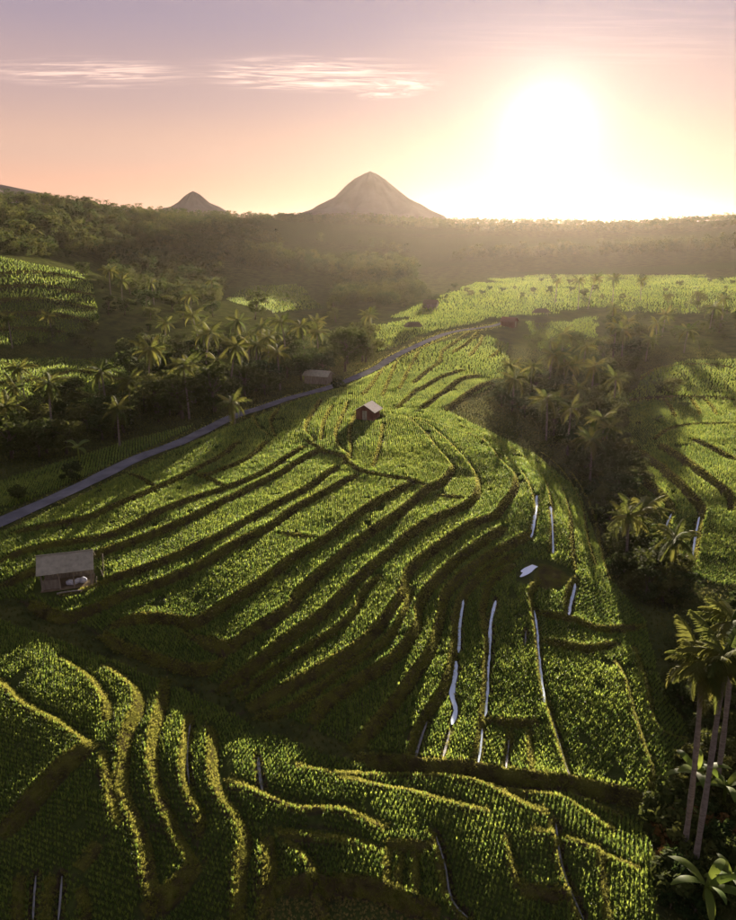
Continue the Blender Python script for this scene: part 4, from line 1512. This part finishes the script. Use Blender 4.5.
# single round trees and bushes that stand out
for px, py, k, h, lab in [
    (668, 303, 3, 3.2, 'small dark tree left of the round tree on the upper field'),
    (697, 309, 0, 6.0, 'round dark tree alone at the right of the upper field'),
    (255, 320, 0, 9.0, 'rounded tree alone at the left edge of the pale hollow field'),
    (336, 322, 5, 8.0, 'slim dark tree right of the pale hollow field'),
    (345, 372, 4, 10.0, 'large dark tree at the right end of the grove beside the lane'),
    (362, 362, 0, 8.5, 'rounded tree nearest the lane where it leaves the grove'),
    (535, 352, 3, 4.5, 'bright green tree where the lane ends'),
    (672, 396, 3, 3.4, 'small leafy tree on the bank between the right hand plots'),
    (660, 394, 3, 2.6, 'low leafy tree left of another on the right hand bank'),
]:
    put_broad(on_ground(px, py)[0], k, h, lab, None)
for px, py, k, h, lab in [
    (72, 480, 0, 2.0, 'dry bush beside the lane at left'), (18, 500, 1, 1.4, 'low bush on the verge near the left end of the lane'), (338, 388, 0, 2.4, 'round bush on the lower side of the lane'),
    (490, 290, 1, 1.5, 'dark bush on the brow of the upper field'), (503, 292, 1, 1.6, 'second dark bush on the brow of the upper field, right of another'), (470, 296, 0, 2.0, 'bush standing left of two on the upper field'),
    (622, 350, 2, 2.5, 'bush at the upper rim of the ravine wood'),
]:
    put_bush(on_ground(px, py)[0], k, h, lab, None)
bushes([(440, 285), (520, 278), (736, 277), (736, 300), (640, 300), (540, 298), (470, 300)], 26, 71, (1.2, 2.6), 'the sunlit upper field', 'bushes on the upper field', 12)
bushes([(395, 300), (470, 283), (455, 300), (400, 318)], 8, 72, (1.5, 3), 'the left rim of the upper field', 'bushes left of the upper field', 9)
bushes([(560, 455), (612, 450), (632, 500), (650, 560), (690, 580), (662, 615), (615, 575), (602, 530), (585, 485)], 40, 73, (1.0, 2.2), 'the tangled ravine bottom', 'ravine bottom bushes', 8)

# bottom right corner: tall palms, banana plants, undergrowth
for px, py, h, fl, lab in [(692, 880, 12.6, .85, 'tall coconut palm in the bottom right corner, right trunk of the pair'), (682, 862, 12.0, .8, 'tall coconut palm in the bottom right corner, left trunk of the pair'),
                           (714, 800, 11.6, .85, 'coconut palm cut by the right edge above the banana plants')]:
    put_palm(on_ground(px, py)[0], h, lab, None, 22, fl, 3.6)
for px, py, h, lab in [(692, 800, 3.0, 'banana plant with pale lit leaves beside the palm trunks, upper one'), (700, 918, 3.0, 'banana plant with pale lit leaves in the bottom right corner, lower one'), (722, 810, 2.6, 'darker banana plant at the right edge, upper'),
                       (728, 905, 2.6, 'darker banana plant at the right edge, lower'), (80, 463, 3.2, 'banana plant with drooping leaves on the verge left of the lane'), (596, 520, 2.2, 'banana plant with one bright upright leaf in the ravine')]:
    put_banana(on_ground(px, py)[0], h, lab, None)
bushes([(668, 640), (740, 600), (740, 925), (664, 925), (660, 830), (692, 745)], 70, 74, (.9, 2.0), 'the corner undergrowth', 'undergrowth in the bottom right corner', 12)
for px, py, lab in [(668, 850, 'russet bush lowest on the edge of the near rice'), (672, 872, 'russet bush nearest the bottom banana plant'), (700, 832, 'russet bush between the two palm trunks'), (722, 842, 'russet bush right of the palm trunks'),
                    (678, 832, 'russet bush just left of the palm trunks'), (664, 835, 'russet bush farthest left at the rice edge by the palms')]:
    p = on_ground(px, py)[0]
    o = empty('russet_bush', p, random.uniform(0, 6), random.uniform(.5, .8))
    link('stem', BUSH[0][0], o)
    link('foliage', BUSH_RED, o)
    setp(o, lab, 'bush', 'russet bushes by the palms')

# far woods: one mass
r9 = np.random.default_rng(9)
FAR = []
for i in range(5):
    H_ = (9, 11, 8, 12, 10)[i]
    nclp = 12
    cs = [(r9.normal(0, 1.6), r9.normal(0, 1.6), H_ * (.35 + .6 * r9.random())) for _ in range(nclp)]
    FAR.append(leaf_cloud(cs, [r9.uniform(1.0, 1.9) for _ in cs], 42, .46, r9))
def far_palm(H_):
    v0, f0 = [], []
    rr_ = np.random.default_rng(int(H_ * 10))
    for k_ in range(3):
        a_ = k_ * 2.09
        v0 += [(math.cos(a_) * .2, math.sin(a_) * .2, 0), (math.cos(a_ + 2.09) * .2, math.sin(a_ + 2.09) * .2, 0), (math.cos(a_ + 2.09) * .12, math.sin(a_ + 2.09) * .12, H_), (math.cos(a_) * .12, math.sin(a_) * .12, H_)]
    for k_ in range(14):
        a_ = 2.4 * k_
        u_ = math.radians(60 - 85 * (k_ + .5) / 14)
        for i_ in range(5):
            t_ = (i_ + .5) / 5
            c_ = np.array([math.cos(a_) * 3 * t_, math.sin(a_) * 3 * t_, H_ + 3 * t_ * math.sin(u_) - 1.5 * t_ * t_])
            s_ = np.array([-math.sin(a_), math.cos(a_), -.3]) * (.65 * (1 - .5 * t_))
            d_ = np.array([math.cos(a_), math.sin(a_), math.sin(u_) - t_]) * .34
            v0 += [c_ - s_ - d_ * .2, c_ - d_, c_ + s_ - d_ * .2, c_ + d_]
    f0 = np.arange(len(v0)).reshape(-1, 4)
    return np.array(v0), f0


FAR += [far_palm(9.0), far_palm(12.0)]
n = 52000
R_ = np.sqrt(r9.uniform(225 ** 2, 800 ** 2, n))
A2 = r9.uniform(-.58, .58, n)
X, Y = R_ * np.sin(A2), R_ * np.cos(A2)
Z = gsample(GH, X, Y)
PX, PY = project(X, Y, Z)
fld = gsample(field, X, Y)
dens = np.clip(.52 + .25 * (R_ > 560) + .2 * (X < -60) + vnoise(X * .16, Y, 26, 81) * 2.6 + vnoise(X, Y, 18, 82) * 1.2, .02, 1) * np.clip(300 / R_, .5, 1) ** .5
k = (fld < .4) & (r9.random(n) < dens * .55)
# keep the open ground this side of 300 m to the groves above
hol = in_poly(PX, PY, [(60, 262), (190, 276), (225, 282), (222, 308), (110, 302), (100, 290)]) | in_poly(PX, PY, [(335, 282), (470, 278), (400, 300), (375, 335), (338, 325)])
glade = in_poly(PX, PY, [(222, 272), (334, 272), (336, 335), (222, 335)])
k &= ~((R_ < 470) & (X > 20)) & ~((R_ < 330) & (PY > 300) & ~hol) & ~((R_ < 400) & glade) & ~((R_ < 330) & in_poly(PX, PY, [(-60, 250), (110, 265), (110, 360), (-60, 420)]))
X, Y, Z = X[k], Y[k], Z[k]
n = len(X)
scatter_stuff('far_wood', FAR, np.stack([X, Y, Z - .3], -1), r9.uniform(0, 6.28, n), r9.uniform(.65, 1.25, n) * np.clip(1.0 - (np.hypot(X, Y) - 330) / 700, .5, 1) * np.where(np.hypot(X, Y) < 330, .55, .85), np.where(r9.random(n) < .14, r9.integers(5, 7, n), r9.integers(0, 5, n)), M['tree'], 'distant dark woods fading into the golden haze')
print('far trees', n)

# ------------------------------------------------------------------ huts


def hut_field(p, rz):
    """open fronted field hut: pitched sheet roof, posts, plank back, low front wall"""
    o = empty('field_hut', p, rz)
    W_, D_, he, hr = 4.4, 2.7, 1.75, 2.75
    def part(nm, mb, mat):
        return link(nm, mb.mesh(nm, mat), o)
    for i, x in enumerate((-1.9, -.55, .55, 1.9)):
        a = MB()
        a.tube([(x, -1.05, -.2), (x, -1.05, he + .02)], [.075, .065], 7)
        part('post', a, M['timber'])
    for x in (-1.9, 1.9):
        a = MB()
        a.tube([(x, 1.05, -.2), (x, 1.05, he + .02)], [.075, .065], 7)
        part('post', a, M['timber'])
    for k in range(12):
        a = MB()
        x0 = -1.9 + k * 3.8 / 12
        a.box(x0 + .01, x0 + 3.8 / 12 - .01, 1.0 + .008 * (k % 3), 1.045 + .008 * (k % 3), 0.0, he - .05)
        part('plank', a, M['timber'])
    for k in range(5):
        a = MB()
        z0 = .1 + k * .17
        a.box(-1.85, -.6, -1.03 + .006 * (k % 2), -.99 + .006 * (k % 2), z0 + .008, z0 + .162)
        part('plank', a, M['timber'])
    a = MB()
    a.box(-2.05, 2.05, -1.25, 1.2, -.25, .06)
    part('floor', a, M['path'])
    # roof: two slopes made of overlapping sheets, ridge beam, end battens
    nsh = 9
    for side in (-1, 1):
        for k in range(nsh):
            x0 = -W_ / 2 + k * W_ / nsh
            x1 = x0 + W_ / nsh + .03
            dz = .012 * (k % 2)
            a = MB()
            if side < 0:
                a.slab((x0, -D_ / 2 - .15, he - .12 + dz), (x1, -D_ / 2 - .15, he - .12 + dz), (x1, .0, hr + dz), (x0, .0, hr + dz), .03)
            else:
                a.slab((x1, D_ / 2 + .15, he - .12 + dz), (x0, D_ / 2 + .15, he - .12 + dz), (x0, .0, hr + dz), (x1, .0, hr + dz), .03)
            part('roof_sheet', a, M['iron'])
    a = MB()
    a.tube([(-W_ / 2 - .05, 0, hr + .03), (W_ / 2 + .05, 0, hr + .03)], [.06, .06], 7)
    part('ridge_cap', a, M['iron'])
    for y in (-1.05, 1.05):
        a = MB()
        a.box(-2.0, 2.0, y - .05, y + .05, he - .14, he - .03)
        part('beam', a, M['timber'])
    return setp(o, 'open fronted field hut with a drab sheet roof on the shaded left terrace', 'hut')


H1 = hut_field(hut1_p, math.radians(17))
c17, s17 = math.cos(math.radians(17)), math.sin(math.radians(17))


def hut1_pt(x, y, z=0.06):
    return (hut1_p[0] + x * c17 - y * s17, hut1_p[1] + x * s17 + y * c17, hut1_p[2] + z)


# pale sacks heaped in the open bay
for i, (x, y, sx, rz, lab) in enumerate([(.25, -.55, 1.0, .3, 'pale sack lying lowest at the front of the hut bay'), (.75, -.35, .9, 1.1, 'pale blue sack in the middle of the hut bay'), (1.25, -.5, 1.1, -.4, 'pale sack leaning at the right end of the hut bay')]):
    a = MB()
    a.tube([(-.36, 0, .14), (-.36, 0, .17), (-.12, .03, .21), (.15, -.02, .2), (.36, 0, .15), (.43, 0, .11)], [.04, .15, .21, .22, .14, .05], 9)
    sk = link('sack', a.mesh('sack', M['sheetblue'], True), None, hut1_pt(x, y, .04))
    sk.rotation_euler = (0, -.25 * i, rz)
    sk.scale = (sx, sx, sx * 1.2)
    setp(sk, lab, 'sack', 'sacks in the field hut')
# stakes and a log by the hut
for x, y, h, lean, lab in [(2.75, .9, 1.9, .05, 'tall thin pole standing right of the field hut'), (2.9, -.3, .9, -.3, 'short pale stake right of the field hut, far one'), (2.2, -.95, .7, .2, 'short pale stake right of the field hut, near one')]:
    a = MB()
    a.tube([(0, 0, -.3), (lean * h * .5, 0, h * .5), (lean * h, .05, h)], [.05, .045, .035], 6)
    setp(link('stake', a.mesh('stake', M['timber'], True), None, hut1_pt(x, y, 0)), lab, 'stake')
a = MB()
a.tube([(-.95, 0, .09), (-.3, .04, .1), (.4, 0, .1), (1.0, -.05, .09)], [.09, .1, .09, .07], 8)
lg = link('log', a.mesh('log', M['timber'], True), None, hut1_pt(.2, -1.95, 0))
lg.rotation_euler = (0, 0, math.radians(20))
setp(lg, 'pale log lying in front of the field hut', 'log')


def gable_hut(p, rz, W_, D_, he, hr, roof, wall, label, name='small_hut', boards=9):
    """gable end faces -Y (rz=0), ridge along Y"""
    o = empty(name, p, rz)
    def part(nm, mb, mat, par=None):
        return link(nm, mb.mesh(nm, mat), par or o)
    a = MB()
    a.box(-W_ / 2 + .04, W_ / 2 - .04, -D_ / 2 + .06, D_ / 2, -.3, he)
    a.add([(-W_ / 2 + .04, -D_ / 2 + .06, he), (W_ / 2 - .04, -D_ / 2 + .06, he), (0, -D_ / 2 + .06, hr - .05), (-W_ / 2 + .04, D_ / 2, he), (W_ / 2 - .04, D_ / 2, he), (0, D_ / 2, hr - .05)], [(0, 1, 2), (5, 4, 3), (1, 4, 5, 2), (0, 2, 5, 3)])
    part('wall', a, wall)
    for k in range(boards):
        x0 = -W_ / 2 + .04 + k * (W_ - .08) / boards
        x1 = x0 + (W_ - .08) / boards - .015
        za = he + (hr - he) * (1 - abs(x0) / (W_ / 2)) - .1
        zb = he + (hr - he) * (1 - abs(x1) / (W_ / 2)) - .1
        b_ = MB()
        y0, y1 = -D_ / 2 + .02 - .006 * (k % 2), -D_ / 2 + .055
        b_.add([(x0, y0, -.2), (x1, y0, -.2), (x1, y0, zb), (x0, y0, za), (x0, y1, -.2), (x1, y1, -.2), (x1, y1, zb), (x0, y1, za)], [(0, 1, 2, 3), (7, 6, 5, 4), (0, 4, 5, 1), (1, 5, 6, 2), (2, 6, 7, 3), (3, 7, 4, 0)])
        part('plank', b_, wall)
    b_ = MB()
    b_.box(-.36, .36, -D_ / 2 - .03, -D_ / 2 + .012, -.15, he * .92)
    dr = part('door', b_, M['timber'])
    for s_ in (-1, 1):
        a = MB()
        ov, e = .3, .35
        sl_ = (hr - he) / (W_ / 2)
        xo = W_ / 2 + e
        zo = he - sl_ * e
        if s_ > 0:
            a.slab((xo, -D_ / 2 - ov, zo), (xo, D_ / 2 + ov, zo), (0, D_ / 2 + ov, hr + .02), (0, -D_ / 2 - ov, hr + .02), .05)
        else:
            a.slab((-xo, D_ / 2 + ov, zo), (-xo, -D_ / 2 - ov, zo), (0, -D_ / 2 - ov, hr + .02), (0, D_ / 2 + ov, hr + .02), .05)
        part('roof_slope', a, roof)
    return setp(o, label, 'hut')


gable_hut(hut2_p, math.radians(-22), 2.9, 2.7, 1.5, 2.35, M['paleroof'], M['planks'], 'small plank hut with a sunlit pale roof and long shadow at mid slope')
p = on_ground(318, 384)[0]
gable_hut(p + np.array([0, 1.2, 0]), math.radians(70), 2.6, 4.6, 1.7, 2.4, M['iron'], M['timber'], 'low roadside shelter with a grey sheet roof under the palms', 'roadside_shelter', 7)


def thatch_hut(p, W_, D_, H_, rz, label):
    o = empty('thatched_shelter', p, rz)
    for x in (-W_ * .38, W_ * .38):
        for y in (-D_ * .36, D_ * .36):
            a = MB()
            a.tube([(x, y, -.3), (x, y, H_ * .5)], [.08, .07], 6)
            link('post', a.mesh('post', M['timber'], True), o)
    V, fc = [], []
    n, mrow = 20, 7
    for i in range(mrow):
        t = i / (mrow - 1)
        z = H_ * (.38 + .62 * (1 - (1 - t) ** 1.5))
        for j in range(n):
            th = 2 * math.pi * j / n
            sx = W_ * .62 * (1 - t * .55)
            sy = D_ * .62 * (1 - t * .97)
            cx_ = math.copysign(abs(math.cos(th)) ** .6, math.cos(th))
            cy_ = math.copysign(abs(math.sin(th)) ** .6, math.sin(th))
            V.append((cx_ * sx + random.uniform(-.05, .05), cy_ * sy + random.uniform(-.05, .05), z + random.uniform(-.05, .05)))
    for i in range(mrow - 1):
        for j in range(n):
            fc.append((i * n + j, i * n + (j + 1) % n, (i + 1) * n + (j + 1) % n, (i + 1) * n + j))
    fc.append(tuple((mrow - 1) * n + j for j in range(n)))
    link('roof', mesh_from('roof', V, fc, M['thatch']), o)
    return setp(o, label, 'shelter')


thatch_hut(on_ground(413, 329)[0], 4.2, 3.0, 1.9, .2, 'dark thatched shelter low in the lit field left of the lane bend')
thatch_hut(on_ground(541, 315)[0], 4.6, 2.8, 1.9, .0, 'dark thatched shelter at the near rim of the upper field')
gable_hut(on_ground(431, 308)[0], 1.2, 3.2, 4.2, 1.7, 2.7, M['thatch'], M['timber'], 'grey roofed shed at the left edge of the upper field', 'field_shed', 7)
gable_hut(on_ground(503, 327)[0] + np.array([2.0, 2.0, 0]), 1.0, 2.8, 3.8, 1.6, 2.5, M['tiles'], M['planks'], 'small house with a reddish roof where the lane ends', 'small_house', 8)

# ------------------------------------------------------------------ haze: even morning air round everything below the sky
HZ_TOP = 108.0
hm, ht, ho = new_mat('haze')
pv = N(ht, 'ShaderNodeVolumePrincipled')
pv.inputs['Color'].default_value = (0.96, 0.82, 0.70, 1)
pv.inputs['Density'].default_value = 0.000027
pv.inputs['Anisotropy'].default_value = 0.73
L(ht, pv.outputs[0], ho.inputs['Volume'])
hz = MB()
hz.box(-16000, 16000, -16000, 16000, -60, HZ_TOP)
setp(link('haze', hz.mesh('haze', hm)), 'warm morning haze lying over the valley', None, None, 'stuff')
